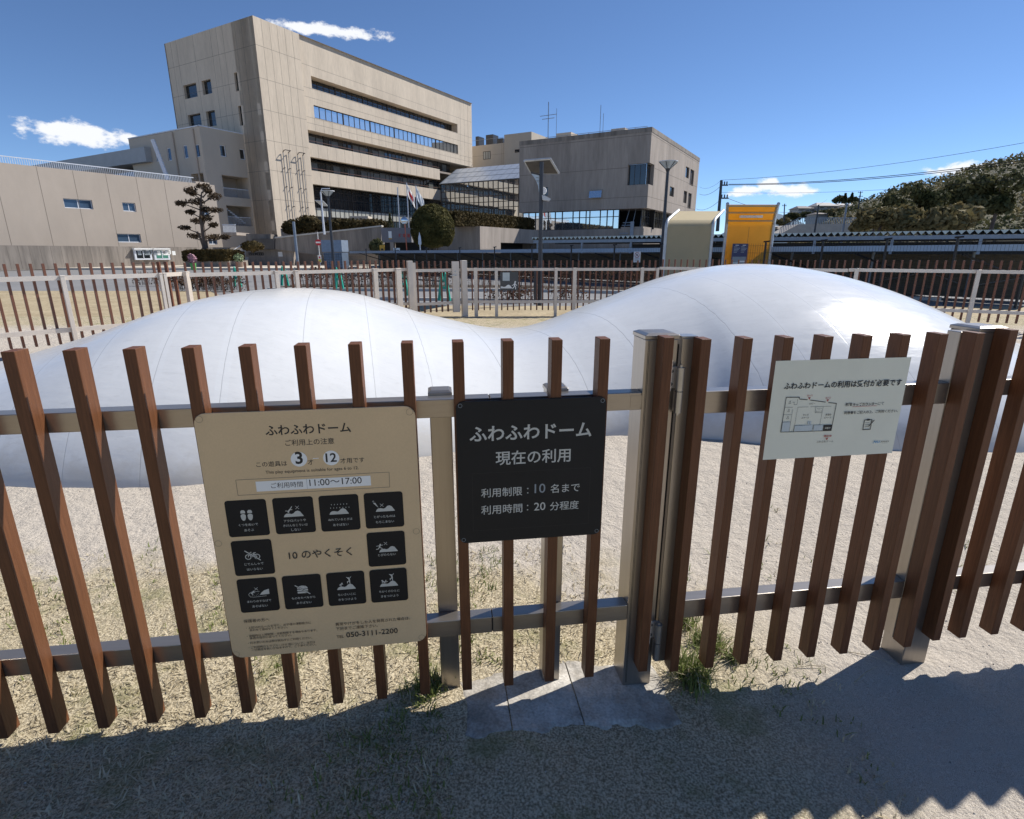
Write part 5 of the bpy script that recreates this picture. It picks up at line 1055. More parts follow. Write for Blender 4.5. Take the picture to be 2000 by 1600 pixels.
lw = thing('lettered_wall', FY.pt(FY.px(512, 517)[0], G, -.5), 'concrete wall coloured dark for shade, with a row of black letters by the steps', 'wall')
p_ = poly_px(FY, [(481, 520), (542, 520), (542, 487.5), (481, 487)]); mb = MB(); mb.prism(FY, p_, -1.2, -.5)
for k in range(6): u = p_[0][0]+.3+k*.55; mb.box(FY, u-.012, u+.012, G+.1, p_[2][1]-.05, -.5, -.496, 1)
mb.build('wall', [mat('shaded_concrete', (0.24, 0.22, 0.20), 0.9, 0, .2, 1, (1, 1, .2)), M['joint']], lw)  # concrete colour darkened to give this wall its shade
lt = MB()
for k in range(7):
    u, z = FY.px(488.5+k*4.0, 496, -.49); s_ = .13 if k != 3 else .09
    for q in ((-s_, s_), (-s_, 0), (-s_, -s_)): lt.box(FY, u-s_, u+s_, z+q[1]-.025, z+q[1]+.025, -.495, -.47)
    lt.box(FY, u-s_, u-s_+.06, z-s_, z+s_, -.495, -.468).box(FY, u+s_-.06, u+s_, z-s_, z+s_, -.495, -.468)
lt.build('letters', M['ink'], lw)
p_ = poly_px(FY, [(542.5, 520), (572, 520), (571, 487), (542.5, 487.5)]); pt_ = wallthing('concrete_pillar', FY, p_, -1.0, -.3, M['concgrey'], 'sunlit concrete pillar with a small white notice', 'pillar', boards=.6)
u, z = FY.px(547.5, 497, -.29); nt_ = MB(); nt_.box(FY, u-.22, u+.22, z-.22, z+.25, -.295, -.28); tag(nt_.build('paper_notice', M['white'], loc=FY.pt(u, z, -.28)), 'small white paper notice on the sunlit concrete pillar', 'notice')
# near-black panel painted in place of the shade under the ramp
tag(MB().box(FY, FY.px(572, 500)[0], FY.px(745, 500)[0], G, 2.2, -6, -4.5).build('underpass_shade', M['dark'], loc=FY.pt(-20, G, -5)), 'near-black panel standing in for the shade under the ramp', 'wall')
# steps with white handrail
st = thing('stone_steps', FY.pt(FY.px(463, 515)[0], G, 0), 'flight of pale steps with slanted white handrail', 'stairs'); mb = MB()
ua, ub = FY.px(444, 510)[0], FY.px(480.5, 510)[0]
for k in range(9): mb.box(FY, ua, ub, G, .12+k*.19, -4, .5-k*.38)
mb.build('flight', M['kerb'], st); hr = MB(); hr.tube([FY.pt(ua+.1, 1.0, .6), FY.pt(ub-.2, 2.55, -1.6)], .05, 6)
for k in range(4): q = k/3; p = FY.pt(ua+.1+(ub-ua-.3)*q, 1.0+1.55*q, .6-2.2*q); hr.tube([p, p-Vector((0, 0, .95))], .035, 6)
hr.build('handrail', M['white'], st)
bl = thing('balcony_box', FY.pt(FY.px(448, 455)[0], 3.0, -3), 'small pale railed balcony at the foot of the annex', 'balcony')
u0, z1 = FY.px(434, 438, -4); u1, z0 = FY.px(461.5, 454, -4); rl = MB().box(FY, u0, u1, z1-.08, z1, -4.05, -3.95)
for k in range(14): u = u0+.05+k*(u1-u0-.1)/13; rl.box(FY, u-.02, u+.02, z0, z1-.08, -4.03, -3.97)
rl.build('balustrade', M['railing'], bl); MB().box(FY, u0-.05, u1+.05, z0-.3, z0, -7, -3.9).build('floor_slab', M['concgrey'], bl)
# car park entrance
Fp = Fr((0, 57.5), (1, 0)); cp = thing('parking_entrance', Fp.pt(Fp.px(775, 490)[0], G, -1), 'grey entrance wall with red parking characters above dark openings', 'entrance')
u0, zt = Fp.px(744, 445); u1, zb_ = Fp.px(804, 473.5); MB().box(Fp, u0, u1, zb_, zt, -1, 0).build('wall', mat('grey_paint', (0.20, 0.195, 0.21), 0.8, 0, .1, 1), cp)
uc0, uc1 = Fp.px(762, 485)[0], Fp.px(769, 485)[0]; MB().box(Fp, uc0, uc1, G, zb_, -1, -.02).build('column', M['concgrey'], cp)
MB().box(Fp, u0, Fp.px(830, 480)[0], G, zb_, -1.6, -1.2).build('shade_panel', M['dark'], cp)  # near-black panel added close behind the openings as their shade
S = Sheet(Fp, 0, 0, .01)
for k, ch in enumerate('駐車場'): u, z = Fp.px(778.8+8.1*k, 463.2); S.text(ch, u, u+.30, z, 'red', .03, .38)
u, z = Fp.px(762.5, 463); S.rect(u-.18, z-.1, u+.14, z+.55, 'strip'); S.rect(u-.18, z-.22, u+.14, z-.12, 'yellow'); S.done(cp, {'strip': 'plate', 'yellow': 'plate_strip'})
# low block with garage opening and its hedge
Kc = corner(938, 57); FKL, FKR = Fr(Kc, E2), Fr(Kc, E1)
kb = thing('low_concrete_block', (Kc[0], Kc[1]+2, G), 'low concrete block with a wide dark opening behind the round clipped tree', 'building')
zt = FKR.px(938, 442)[1]; o0, z1 = FKR.px(978, 474); mb = MB(); holed(mb, FKR, 0, 16, G, zt, [(o0, 14.5, G+.01, z1, 3)], 0); mb.flat(FKL, [(-6, G), (0, G), (0, zt), (-6, zt)], 0); mb.add([FKR.pt(u, zt, d) for d in (0, -6) for u in (0, 16)], [(0, 1, 3, 2)])
mb.build('wall', M['concgrey'], kb); MB().box(FKR, o0, 14.5, G, z1, -3.2, -3).build('shade_panel', M['dark'], kb)  # the garage opening's inner shade is a near-black panel
def hedge(F, u0, u1, z0, z1, d0, d1, n, label, name='clipped_hedge', m='hedge', group=None, sz=.13):
    mb = MB(); mb.box(F, u0+.1, u1-.1, z0, z1-.12, d0+.1, d1-.1)
    for _ in range(n):
        u, z, d = rnd.uniform(u0, u1), rnd.uniform(z0, z1), rnd.uniform(d0, d1); s_ = rnd.choice((0, 0, 1, 1, 2))
        if s_ == 0: d = d1+rnd.gauss(0, .04)
        elif s_ == 1: z = z1+rnd.gauss(-.03, .05)
        else: u = rnd.choice((u0, u1))+rnd.gauss(0, .04)
        e_ = min(abs(u-u0), abs(u-u1))
        if e_ < .4: z = min(z, z1-.2*(1-e_/.4))
        mb.leaf(F.pt(u, z, d), sz*(.6+.8*rnd.random()), (0, 0, 1) if s_ == 1 else (F.n.x, F.n.y, .2))
    t = thing(name, F.pt((u0+u1)/2, z0, (d0+d1)/2), label, 'hedge', group); mb.build('foliage', M[m], t)
    s2 = MB()
    for k in range(5): u = u0+(k+.5)*(u1-u0)/5; s2.tube([F.pt(u, z0-.05, (d0+d1)/2), F.pt(u, (z0+z1)/2, (d0+d1)/2)], .04, 5)
    s2.build('stem', M['bark'], t)
hedge(FKR, -3.5, 13, zt, zt+1.35, -3.2, -.5, 5200, 'long clipped hedge on the low concrete block')
# round topiary
q = dpt(845, 448, 52); R_ = 42/FPX*50
t = thing('clipped_tree', (q.x, q.y, G), 'big round clipped tree before the low concrete block', 'tree')
mb = MB(); core(mb, q, (R_*.93, R_*.93, R_*.93), .93, 24)
for _ in range(15000):
    v = Vector((rnd.gauss(0, 1), rnd.gauss(0, 1), rnd.gauss(0, 1))).normalized()
    if v.z < -.72: continue
    k = R_*(.95+.06*rnd.random()+.03*NZ.noise(v*3)); mb.leaf((q.x+v.x*k, q.y+v.y*k, q.z+v.z*k*1.04+(.1 if v.z > 0 else 0)), .085*(.6+.8*rnd.random()), v)
mb.build('crown', M['topiary'], t); tr = MB()
for k in range(5): a = k*1.26; tr.tube([(q.x+.12*math.cos(a), q.y+.12*math.sin(a), G), (q.x+.5*math.cos(a), q.y+.5*math.sin(a), q.z-R_*.55)], [.09, .05], 6)
tr.build('trunk', M['bark'], t)
# terrace bushes
for px, py, rx, rz, lab in ((573, 444, 1.3, .8, 'bush at the tower foot, leftmost on the terrace'), (602, 439, 1.6, 1.0, 'round bush before the tower next to the white lamp'), (660, 440, 1.4, .7, 'brownish bush on the terrace left of the white box'), (693, 440, 2.1, .75, 'wide reddish bush below the white concrete box'), (730, 440, 1.7, .7, 'dark bush on the terrace right of the white box'), (640, 446, 1.2, .6, 'low bush behind the funnel street lamp')):
    c = dpt(px, py, 63); shrub('terrace_bush', c, (rx, 1.0, rz), 700, .16, M['hedge'], lab, 'bush', 'terrace bushes')
c = dpt(762, 434, 62); t = thing('cone_shrub', (c.x, c.y, c.z-.8), 'narrow dark cone shaped shrub on the terrace', 'shrub'); mb = MB()
for _ in range(500): h_ = rnd.random(); a = rnd.random()*6.28; r_ = .32*(1-h_)+.03; mb.leaf((c.x+r_*math.cos(a), c.y+r_*math.sin(a), c.z-.8+1.7*h_), .09)
mb.build('foliage', M['dgreen'], t); MB().tube([(c.x, c.y, c.z-.9), (c.x, c.y, c.z+.4)], .04, 5).build('stem', M['bark'], t)
a, b_ = FY.px(553, 462, -4), FY.px(745, 444, -4); tr = MB().box(FY, a[0], b_[0], G, FY.px(600, 447, -4)[1], -9, -3.5); tag(tr.build('terrace', M['concgrey']), kind='structure')
u0, z1 = FY.px(683, 422, -6); u1, z0 = FY.px(720, 440, -6); tag(MB().box(FY, u0, u1, z0, z1, -8, -6).build('white_block', M['beige'], loc=FY.pt((u0+u1)/2, z0, -7), bevel=.05), 'pale concrete box standing on the terrace among bushes', 'concrete box')
# pine in its planter
q = dpt(397, 505, 54); pn = thing('cloud_pine', (q.x, q.y, G), 'tall cloud pruned pine with reddish needle pads before the low beige building', 'tree')
Y = 54; FPn = Fr((0, Y), (1, 0)); P = lambda x, y, d=0: FPn.pt(*FPn.px(x, y), d)
tk = MB(); tk.tube([P(402, 492), P(398, 460), P(393, 425), P(392, 395), P(394, 375)], [.30, .22, .16, .10, .05], 8); tk.tube([P(401, 490), P(393, 470), P(386, 452)], [.16, .10, .05], 6)
pads = [(368, 371, 12, 6), (392, 363, 14, 5), (362, 398, 12, 5), (384, 394, 14, 6), (411, 382, 13, 7), (420, 410, 13, 4.5), (371, 414, 9, 4), (380, 431, 13, 5), (409, 427, 12, 6), (426, 440, 9, 4), (366, 445, 11, 4), (376, 461, 12, 5), (420, 463, 18, 5), (441, 463, 8, 4), (398, 408, 10, 6), (381, 378, 9, 5), (402, 372, 8, 4)]
mb = MB(); cr_ = []
for i, (x, y, rx, ry) in enumerate(pads):
    c = P(x, y, rnd.uniform(-.9, .9)); k = Y*1.03/FPX; tk.tube([P(396, y+14 if y < 450 else y+8), (P(396, y+10)+c)/2+Vector((0, 0, -.1)), c], [.07, .05, .03], 5)
    for _ in range(190):
        v = Vector((rnd.gauss(0, 1), rnd.gauss(0, 1), rnd.gauss(0, 1))).normalized()*rnd.random()**.4
        mb.leaf((c.x+v.x*rx*k, c.y+v.y*rx*k*.8, c.z+v.z*ry*k+.12*NZ.noise((v.x*3, v.y*3, i))), .16*(.5+.8*rnd.random()), None, .35)
tk.build('trunk', M['bark'], pn); mb.build('crown', M['pine'], pn)
FPl = Fr((0, 53), (1, 0)); u0, z1 = FPl.px(361, 510); u1, _ = FPl.px(445, 510); pl = MB().box(FPl, u0, u1, G, z1, -4, 0); tag(pl.build('planter', M['stain'], loc=FPl.pt((u0+u1)/2, G, -2)), 'low concrete planter holding the pine and a clipped hedge', 'planter')
hedge(FPl, FPl.px(358, 500)[0], FPl.px(444, 500)[0], z1+.03, FPl.px(400, 489)[1], -3.4, .1, 3000, 'dark clipped hedge round the foot of the pine')
c = dpt(493, 481, 55); shrub('low_shrub', c, (1.1, .8, .5), 400, .13, M['hedge'], 'small bush beside the top of the steps', 'bush')
for px, py, lab, fm_ in ((377, 517, 'pink potted flowers in a bright green pot by the pavement', 'pinkf'), (468, 519, 'pale green potted plant on the pavement by the steps', 'greenf')):
    M.setdefault('pinkf', mat('pink_flower', (0.40, 0.22, 0.26), .7, 0, .4, 9)); M.setdefault('greenf', mat('pale_leaves', (0.22, 0.28, 0.15), .7, 0, .4, 9)); M.setdefault('gpot', mat('green_pot', (0.10, 0.42, 0.10), .5)); M.setdefault('bpot', mat('clay_pot', (0.24, 0.17, 0.13), .7))
    Y_ = 47 if 'pink' in fm_ else 52; c = dpt(px, py, Y_); t = thing('potted_plant', (c.x, c.y, G), lab, 'potted plant'); r = .30 if 'pink' in fm_ else .42
    MB().lathe((c.x, c.y, G), [(.01, 0), (r*.6, 0), (r*.8, .55), (r*.7, .5)], 12).build('pot', M['gpot' if 'pink' in fm_ else 'bpot'], t); mb = MB(); leaf_blob(mb, (c.x, c.y, .85), (r*1.1, r*1.1, .42), 220, .10, .3); mb.build('plant', M[fm_], t)
# small roadside things by the car park entrance
F = Fr((0, 50), (1, 0))
u, z0 = F.px(747, 496); _, z1 = F.px(747, 479); t = thing('yellow_sign', F.pt(u, G), 'narrow yellow signboard before the car park entrance', 'sign'); MB().box(F, u-.22, u+.22, z0, z1, -.05, 0).build('board', mat('amber_board', (0.62, 0.30, 0.02), .5), t); MB().tube([F.pt(u, G, -.03), F.pt(u, z0, -.03)], .04, 6).build('post', M['steel'], t); MB().box(F, u-.1, u+.1, z0+.3, z0+.45, .001, .004).build('mark', M['ink'], t)
u, z0 = F.px(775, 493.5); _, z1 = F.px(775, 484.5); t = thing('white_sign', F.pt(u, G), 'small white sign on the ground before the dark parking opening', 'sign'); MB().box(F, u-.28, u+.28, z0, z1, -.04, 0).build('board', M['strip'], t); MB().box(F, u-.2, u+.2, z0+.15, z0+.22, .001, .003).build('writing', M['ink'], t); MB().tube([F.pt(u, G, -.02), F.pt(u, z0, -.02)], .03, 6).build('post', M['steel'], t)
u, z1 = F.px(790, 431); t = thing('mirror_post', F.pt(u, G), 'round traffic mirror on a thin red and white post', 'traffic mirror'); MB().tube([F.pt(u+.12, G), F.pt(u, z1)], .045, 6).build('post', mat('orange_post', (0.48, 0.12, 0.06), .5), t); ms = MB(); core(ms, F.pt(u, z1, .05), (.32, .12, .32), 1.0, 16); ms.build('mirror', M['mirror'], t, smooth=True)
u, z1 = F.px(819, 453); t = thing('edge_on_sign', F.pt(u, G), 'white arrow shaped sign seen nearly edge on beside the round clipped tree', 'road sign'); MB().tube([F.pt(u+.05, G), F.pt(u, z1-.9)], .055, 6).build('post', M['white'], t); MB().prism(F, [(u-.13, z1-1.05), (u+.13, z1-1.05), (u+.12, z1-.5), (u, z1), (u-.12, z1-.5)], -.03, 0).build('plate', M['railing'], t)
c = dpt(736, 482, 54); shrub('dark_shrub', c, (.75, .6, .75), 420, .13, M['dgreen'], 'dark round shrub left of the yellow signboard', 'shrub')

# ------------------------------------------------------------------ hillside on the right
def hz(x, y):
    r = x/y if y > 1 else 0
    a = max(0, min(1, (r-.455)/.12)); s_ = max(0, min(1, (y-85)/130)); s_ = s_*s_*(3-2*s_); far = max(0, 1-max(0, y-270)/260)
    return G-.3+(17.5*a+9*max(0, r-.58)*6)*s_*far+1.2*NZ.noise((x*.03, y*.03, 2))*s_
grid('hill', [40+7*i for i in range(90)], [85+7*i for i in range(60)], hz, M['hill'])
wd = MB()
for _ in range(30000):
    r = rnd.uniform(.44, 1.15); y = rnd.uniform(112, 285); x = r*y; k = NZ.noise((x*.05, y*.05, 8))
    e = max(0, min(1, (r-.60)/.06))
    if k < -.2 or (e < .5 and 180 < y < 235 and k < .1): continue
    z = hz(x, y); h = .5+.5*rnd.random()+e*(1.8+2.6*max(0, k)); wd.leaf((x+rnd.gauss(0, .6), y, z+h*rnd.random()), .50*(.6+.8*rnd.random()), (rnd.gauss(0, .4), -.5, .6), mi=0 if NZ.noise((x*.03, y*.03, 2)) > 0 else 1)
tag(wd.build('hillside_wood', [M['dgreen'], M['olive']]), kind='stuff')
mb = MB(); n = 60
prof = [(1900+40*i-600, 3200+12*i) for i in range(n)]
mb.add([(x, y+d, (z if d else -5)) for i, (x, y) in enumerate(prof) for d, z in ((0, 0), (500, max(0, 245-(abs(x-1730)/400)**1.6*140+30*NZ.noise((x*.004, 1, 1)))), (1400, -5))], [(3*i+k, 3*i+k+1, 3*i+k+4, 3*i+k+3) for i in range(n-1) for k in (0, 1)])
tag(mb.build('mountain', M['farhill'], smooth=True), kind='structure')
def tree(name, x, y, zb, h, r, label, m, n, group='trees on the hillside', sz=None, spike=False):
    t = thing(name, (x, y, zb), label, 'tree', group); mb = MB(); sz = sz or r*.14
    MB().tube([(x, y, zb-.5), (x+.1*r, y, zb+h*.4), (x, y, zb+h*.75)], [r*.10, r*.07, r*.02], 6).build('trunk', M['bark'], t)
    if spike:
        for _ in range(n): q = rnd.random()**1.3; a = rnd.random()*6.28; rr = r*(1-q)*(.5+.5*rnd.random())+.05; mb.leaf((x+rr*math.cos(a), y+rr*math.sin(a), zb+h*.12+h*.88*q), sz)
    else:
        cl = [(x+rnd.gauss(0, .45)*r, y+rnd.gauss(0, .45)*r, zb+h*(.42+.42*rnd.random()), r*(.35+.3*rnd.random())) for _ in range(11)]
        for _ in range(n):
            c = rnd.choice(cl); v = Vector((rnd.gauss(0, 1), rnd.gauss(0, 1), rnd.gauss(0, 1))).normalized()*(.6+.4*rnd.random()); mb.leaf((c[0]+v.x*c[3], c[1]+v.y*c[3], c[2]+v.z*c[3]*.8), sz*(.6+.8*rnd.random()), v)
    mb.build('crown', M[m], t); return t
def tree_px(name, px, ytop, ybase, Y, wpx, label, m, n, **k):
    a, b_ = dpt(px, ytop, Y), dpt(px, ybase, Y); r = wpx/FPX*Y/2; return tree(name, a.x, Y, b_.z, a.z-b_.z, r, label, m, n, **k)
tl = [('broadleaf_tree', 1758, 362, 452, 70, 50, 'tall dark green tree at the right behind the zigzag roof', 'dgreen', 2600), ('broadleaf_tree', 1714, 396, 458, 72, 50, 'dark rounded tree left of the tallest one at the right', 'dgreen', 2400), ('broadleaf_tree', 1722, 408, 462, 58, 66, 'olive brown bushy tree low behind the zigzag roof', 'olive', 2600), ('broadleaf_tree', 1680, 424, 462, 62, 44, 'small olive tree at the left end of the right wood', 'olive', 1800), ('broadleaf_tree', 1800, 352, 455, 74, 60, 'broad dark tree right of the tallest one', 'dgreen', 2600), ('broadleaf_tree', 1880, 345, 455, 82, 70, 'high dark green tree towards the right edge', 'dgreen', 2600), ('broadleaf_tree', 1770, 405, 465, 56, 70, 'low olive bush like tree before the tallest one', 'olive', 2200), ('broadleaf_tree', 1960, 335, 460, 76, 76, 'big dark tree at the far right edge of the wood', 'dgreen', 2600), ('broadleaf_tree', 1850, 395, 468, 54, 90, 'olive tree low in front of the high dark tree', 'olive', 2200),
      ('broadleaf_tree', 1552, 416, 436, 190, 22, 'dark tree on the slope left of the hill houses', 'dgreen', 600), ('broadleaf_tree', 1530, 426, 446, 160, 26, 'olive tree low on the slope beside the yellow shelter', 'olive', 600), ('broadleaf_tree', 1575, 414, 430, 205, 20, 'small dark tree just before the leftmost hill house', 'dgreen', 500), ('broadleaf_tree', 1608, 412, 430, 205, 24, 'dark tree below the wide pale hill roof', 'dgreen', 500), ('broadleaf_tree', 1640, 408, 430, 190, 28, 'bushy tree among the hill houses', 'olive', 600), ('broadleaf_tree', 1668, 412, 432, 180, 26, 'dark tree right below the hill houses', 'dgreen', 600),
      ('cedar_tree', 1652, 378, 398, 250, 9, 'left pointed cedar on the hilltop', 'dgreen', 350), ('cedar_tree', 1665, 377, 398, 250, 10, 'right pointed cedar on the hilltop', 'dgreen', 350), ('broadleaf_tree', 1640, 384, 398, 252, 26, 'dark round tree on the hilltop left of the cedars', 'dgreen', 600), ('broadleaf_tree', 1668, 386, 398, 252, 20, 'dark round tree on the hilltop right of the cedars', 'dgreen', 500)]
for a in tl: tree_px(*a, spike=a[0] == 'cedar_tree', sz=None if a[4] < 100 else .55)
def house(px0, px1, yr, ye, yb, Y, label, rm, group='houses on the hill'):
    F = Fr((0, Y), (1, 0)); u0, zr = F.px(px0, yr); u1, _ = F.px(px1, yr); ze = F.px(px0, ye)[1]; zb = F.px(px0, yb)[1]; t = thing('hill_house', F.pt((u0+u1)/2, zb, -4), label, 'house', group)
    w = MB().box(F, u0+.4, u1-.4, zb-2, ze, -7.4, -.5).build('wall', M['wall'], t); e = .22*(u1-u0)
    rf = MB(); rf.add([F.pt(u0, ze, .2), F.pt(u1, ze, .2), F.pt(u1, ze, -8.2), F.pt(u0, ze, -8.2), F.pt(u0+e, zr, -4), F.pt(u1-e, zr, -4)], [(0, 1, 5, 4), (1, 2, 5), (2, 3, 4, 5), (3, 0, 4), (0, 3, 2, 1)]); rf.build('roof', M[rm], t)
    for k in range(3): u = u0+(k+.6)*(u1-u0)/3.3; window(F, u, u+1.4, zb+.3, ze-.5, -.49, t, 'bluewin', 2, 1, .08)
house(1560, 1592, 401, 407, 413, 215, 'small brown roofed house, leftmost on the hill', 'rooftile2'); house(1596, 1642, 394, 402, 408, 215, 'wide pale roofed house on the hill below the cedars', 'rooftile'); house(1640, 1664, 396, 401, 406, 222, 'pale roofed house right of the widest hill house', 'rooftile'); house(1662, 1700, 396, 402, 408, 205, 'grey roofed house on the hill near the right wood', 'rooftile'); house(1508, 1526, 438, 443, 452, 110, 'small white two storey house beside the yellow shelter', 'rooftile'); house(1597, 1622, 414, 418, 424, 190, 'low brick coloured house front below the wide hill roof', 'rooftile2')
F = Fr((0, 105), (1, 0)); hl = thing('pale_slope_hall', F.pt(F.px(1600, 455)[0], G, -5), 'pale hall with sloped side and roof railing below the hill', 'building')
p_ = poly_px(F, [(1522, 458), (1690, 458), (1690, 437), (1560, 438)]); MB().prism(F, p_, -14, 0).build('wall', M['wall'], hl)
a, b_ = F.px(1560, 437.5), F.px(1690, 437); rl = MB().box(F, a[0], b_[0], a[1]+1.0, a[1]+1.1, -.1, 0)
for k in range(40): u = a[0]+k*(b_[0]-a[0])/39; rl.box(F, u-.05, u+.05, a[1], a[1]+1.0, -.09, -.01)
rl.build('roof_railing', M['greypole'], hl); e0 = F.px(1523, 457); rl = MB(); rl.tube([F.pt(e0[0], e0[1]+1.1), F.pt(a[0], a[1]+1.1)], .06, 5)
for k in range(12): q = k/11; rl.box(F, e0[0]+(a[0]-e0[0])*q-.05, e0[0]+(a[0]-e0[0])*q+.05, e0[1]+(a[1]-e0[1])*q, e0[1]+(a[1]-e0[1])*q+1.1, -.09, -.01)
rl.build('slope_railing', M['greypole'], hl)
# utility poles and wires
def upole(px0, y0, px1, y1, Y, r, label, arms=(), m='darkpole'):
    a, b_ = dpt(px0, y0, Y), dpt(px1, y1, Y); b_ = b_+(b_-a)*.6; t = thing('utility_pole', b_, label, 'utility pole', 'utility poles'); MB().tube([b_, a], [r, r*.7], 8).build('pole', M[m], t)
    for dy, x0, x1 in arms:
        F = Fr((0, Y), (1, 0)); z = F.px(px0, dy)[1]; ua, ub = F.px(x0, dy)[0], F.px(x1, dy)[0]; ar = MB().box(F, ua, ub, z-.05, z+.05, -.2, -.1)
        for k in range(3): u = ua+(k+.5)*(ub-ua)/3; ar.box(F, u-.04, u+.04, z+.05, z+.28, -.19, -.11)
        ar.build('crossarm', M[m], t)
    return a
upole(1409, 352, 1404, 415, 48, .15, 'tall dark utility pole behind the two canvas shelters', ((361.5, 1409, 1423), (387, 1408, 1424)))
upole(1532.5, 398, 1531.5, 420, 150, .18, 'small distant utility pole right of the yellow shelter', ((402, 1528, 1537),))
upole(1599, 400, 1591, 452, 60, .11, 'thin leaning dark pole before the pale hall'); upole(1654, 398, 1646, 452, 62, .13, 'thin grey pole before the pale hall', m='greypole'); upole(1681, 374, 1678, 397, 170, .18, 'distant pole with crossarms right of the cedars', ((376, 1676, 1686), (384, 1677, 1686)))
wires = [((1409, 352, 48), (1749, 304, 40), 'topmost thin wire from the tall utility pole', .012), ((1423, 360, 48), (1749, 328, 40), 'upper wire of the thick pair', .022), ((1423, 361.5, 48), (1749, 331, 40), 'lower wire of the thick pair', .022), ((1420, 387, 48), (1615, 390, 110), 'wire running low to the hill', .02), ((1366, 379, 64), (1409, 362, 48), 'wire from the concrete block to the pole top', .016), ((1360, 408, 64), (1405, 392, 48), 'wire from the concrete block to the lower crossarm', .016), ((1366, 365, 64), (1409, 352, 48), 'thin wire from the block roof to the pole tip', .01), ((1409, 376, 48), (1749, 355, 42), 'faint wire between the thick pair and the hill', .010)]
for (x0, y0, Y0), (x1, y1, Y1), lab, r in wires:
    a, b_ = dpt(x0, y0, Y0), dpt(x1, y1, Y1)
    if x1 == 1749: b_ = a+(b_-a)*1.9
    L_ = (b_-a).length; pts = [a+(b_-a)*(k/16)-Vector((0, 0, L_*.022*4*(k/16)*(1-k/16))) for k in range(17)]
    tag(MB().tube(pts, r, 5).build('power_wire', M['black'], loc=a), lab, 'wire', 'overhead wires')

# ------------------------------------------------------------------ grass near the fence
def grass_mat(name, c1, c2):
    return mat(name, c1, 0.8, 0, 0.1, 9, col2=c2, fine=.25, fscale=40, trans=.3)
M['straw'] = grass_mat('straw_blades', (0.42, 0.35, 0.22), (0.68, 0.60, 0.43)); M['greenblade'] = grass_mat('green_blades', (0.10, 0.14, 0.03), (0.27, 0.30, 0.09))
def zg(x, y): return G+height(x, y)
def blades(mb, x, y, n, h, sp, lean=.6, mi=0):
    for _ in range(n):
        bx, by = x+rnd.gauss(0, sp), y+rnd.gauss(0, sp); a = rnd.random()*6.283; hh_ = h*(.5+.8*rnd.random()); w = .0016+.0012*rnd.random(); l = lean*hh_*rnd.random()*1.4
        z = zg(bx, by); dx, dy = math.cos(a), math.sin(a); px_, py_ = -dy*w, dx*w
        mb.add([(bx-px_, by-py_, z), (bx+px_, by+py_, z), (bx+dx*l*.45+px_*.8, by+dy*l*.45+py_*.8, z+hh_*.65), (bx+dx*l*.45-px_*.8, by+dy*l*.45-py_*.8, z+hh_*.65), (bx+dx*l, by+dy*l, z+hh_*.95)], [(0, 1, 2, 3), (3, 2, 4)], mi)
on_slab = lambda x, y: -0.19 < (Vector((x, y))-FN.o).dot(FN.e) < 0.64 and (Vector((x, y))-FN.o).dot(FN.n) > -0.19
gb = MB()
for _ in range(19000):
    x = rnd.uniform(-4.2, 1.6); v = rnd.uniform(.55, 2.55); y = v+0.14*x
    dens = 1.0-max(0, (v-1.75))/.8-(max(0, x-.3))*1.5+.9*NZ.noise((x*2.2, v*2.2, 5))
    if dens < rnd.random()*.9 or on_slab(x, y): continue
    g = NZ.noise((x*1.6, v*1.6, 11))+.35*NZ.noise((x*6, v*6, 2)) > .12
    blades(gb, x, y, 3, .013 if not g else .022, .012, 2.4 if not g else 1.1, 1 if g and rnd.random() < .62 else 0)
for _ in range(330):                                   # sparse tufts in the sand
    x = rnd.uniform(-2.5, 2.6); y = rnd.uniform(1.9, 3.2)
    if NZ.noise((x*1.9, y*1.9, 21)) > .22 and not on_slab(x, y): blades(gb, x, y, 5, .02, .02, 1.6, rnd.choice((0, 1, 1)))
tag(gb.build('grass', [M['straw'], M['greenblade']]), kind='stuff')
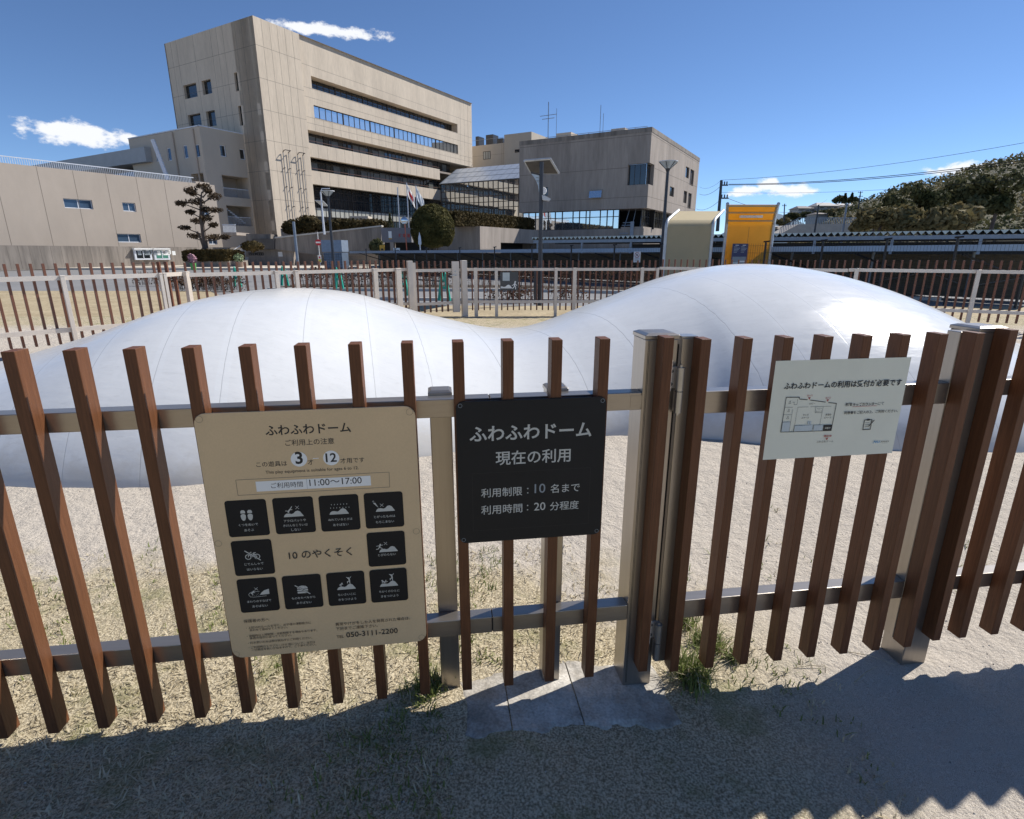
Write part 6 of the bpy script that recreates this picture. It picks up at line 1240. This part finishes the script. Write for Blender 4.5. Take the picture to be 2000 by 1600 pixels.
for i, (px, py, n, h, sp, lab) in enumerate(((1352, 1335, 420, .085, .030, 'dark green grass tuft at the gate post foot'), (1385, 1262, 260, .055, .030, 'green grass tuft between the first two gate slats'), (1340, 1225, 120, .05, .025, 'small yellow green tuft just behind the gate hinge'), (1432, 1290, 170, .04, .011, 'small green tuft under the second gate slat'), (838, 1352, 160, .05, .03, 'dark tuft beside the metal post left of the footing'))):
    p = gpt(px, py, -.1 if px > 1200 else -.06); mb = MB(); blades(mb, p.x, p.y, n, h, sp, .9, 1); blades(mb, p.x, p.y, n//4, h*.8, sp*1.2, 1.2, 0)
    tag(mb.build('grass_tuft', [M['straw'], M['greenblade']], loc=(p.x, p.y, zg(p.x, p.y))), lab, 'grass tuft', 'grass tufts at the gate')
for i, (p0, p1, lab) in enumerate((((1500, 1340), (1545, 1318), 'short dry stalk on the sand under the gate slats'), ((1550, 1312), (1615, 1310), 'pale dry stalk lying under the middle gate slats'), ((1655, 1275), (1748, 1302), 'long dark twig lying at the right under the gate'), ((1668, 1338), (1712, 1306), 'bent dry stalk in the shadow at the lower right'))):
    a, b_ = gpt(*p0, -.12), gpt(*p1, -.12); a.z, b_.z = zg(a.x, a.y)+.004, zg(b_.x, b_.y)+.006; tag(MB().tube([a, (a+b_)/2+Vector((.004, .006, .006)), b_], [.0018, .0015, .0008], 5).build('dry_stalk', M['straw'], loc=a), lab, 'stalk', 'dry stalks on the sand')

pb = MB()
for _ in range(5200):
    x, y = rnd.uniform(-4.5, 5), rnd.uniform(1.0, 4.2); q = .0022+.0035*rnd.random()**3; z = zg(x, y)+q*.3; a = rnd.random()*6.28
    p = [Vector((x+q*math.cos(a+k*2.09), y+q*math.sin(a+k*2.09), z-q*.5)) for k in range(3)]+[Vector((x, y, z+q*.7))]
    pb.add(p, [(0, 1, 3), (1, 2, 3), (2, 0, 3)], rnd.choice((0, 0, 1)))
tag(pb.build('pebbles', [mat('pale_pebble', (0.52, 0.48, 0.42), .9, 0, .3, 90), mat('dark_pebble', (0.20, 0.18, 0.16), .9, 0, .3, 90)]), kind='stuff')
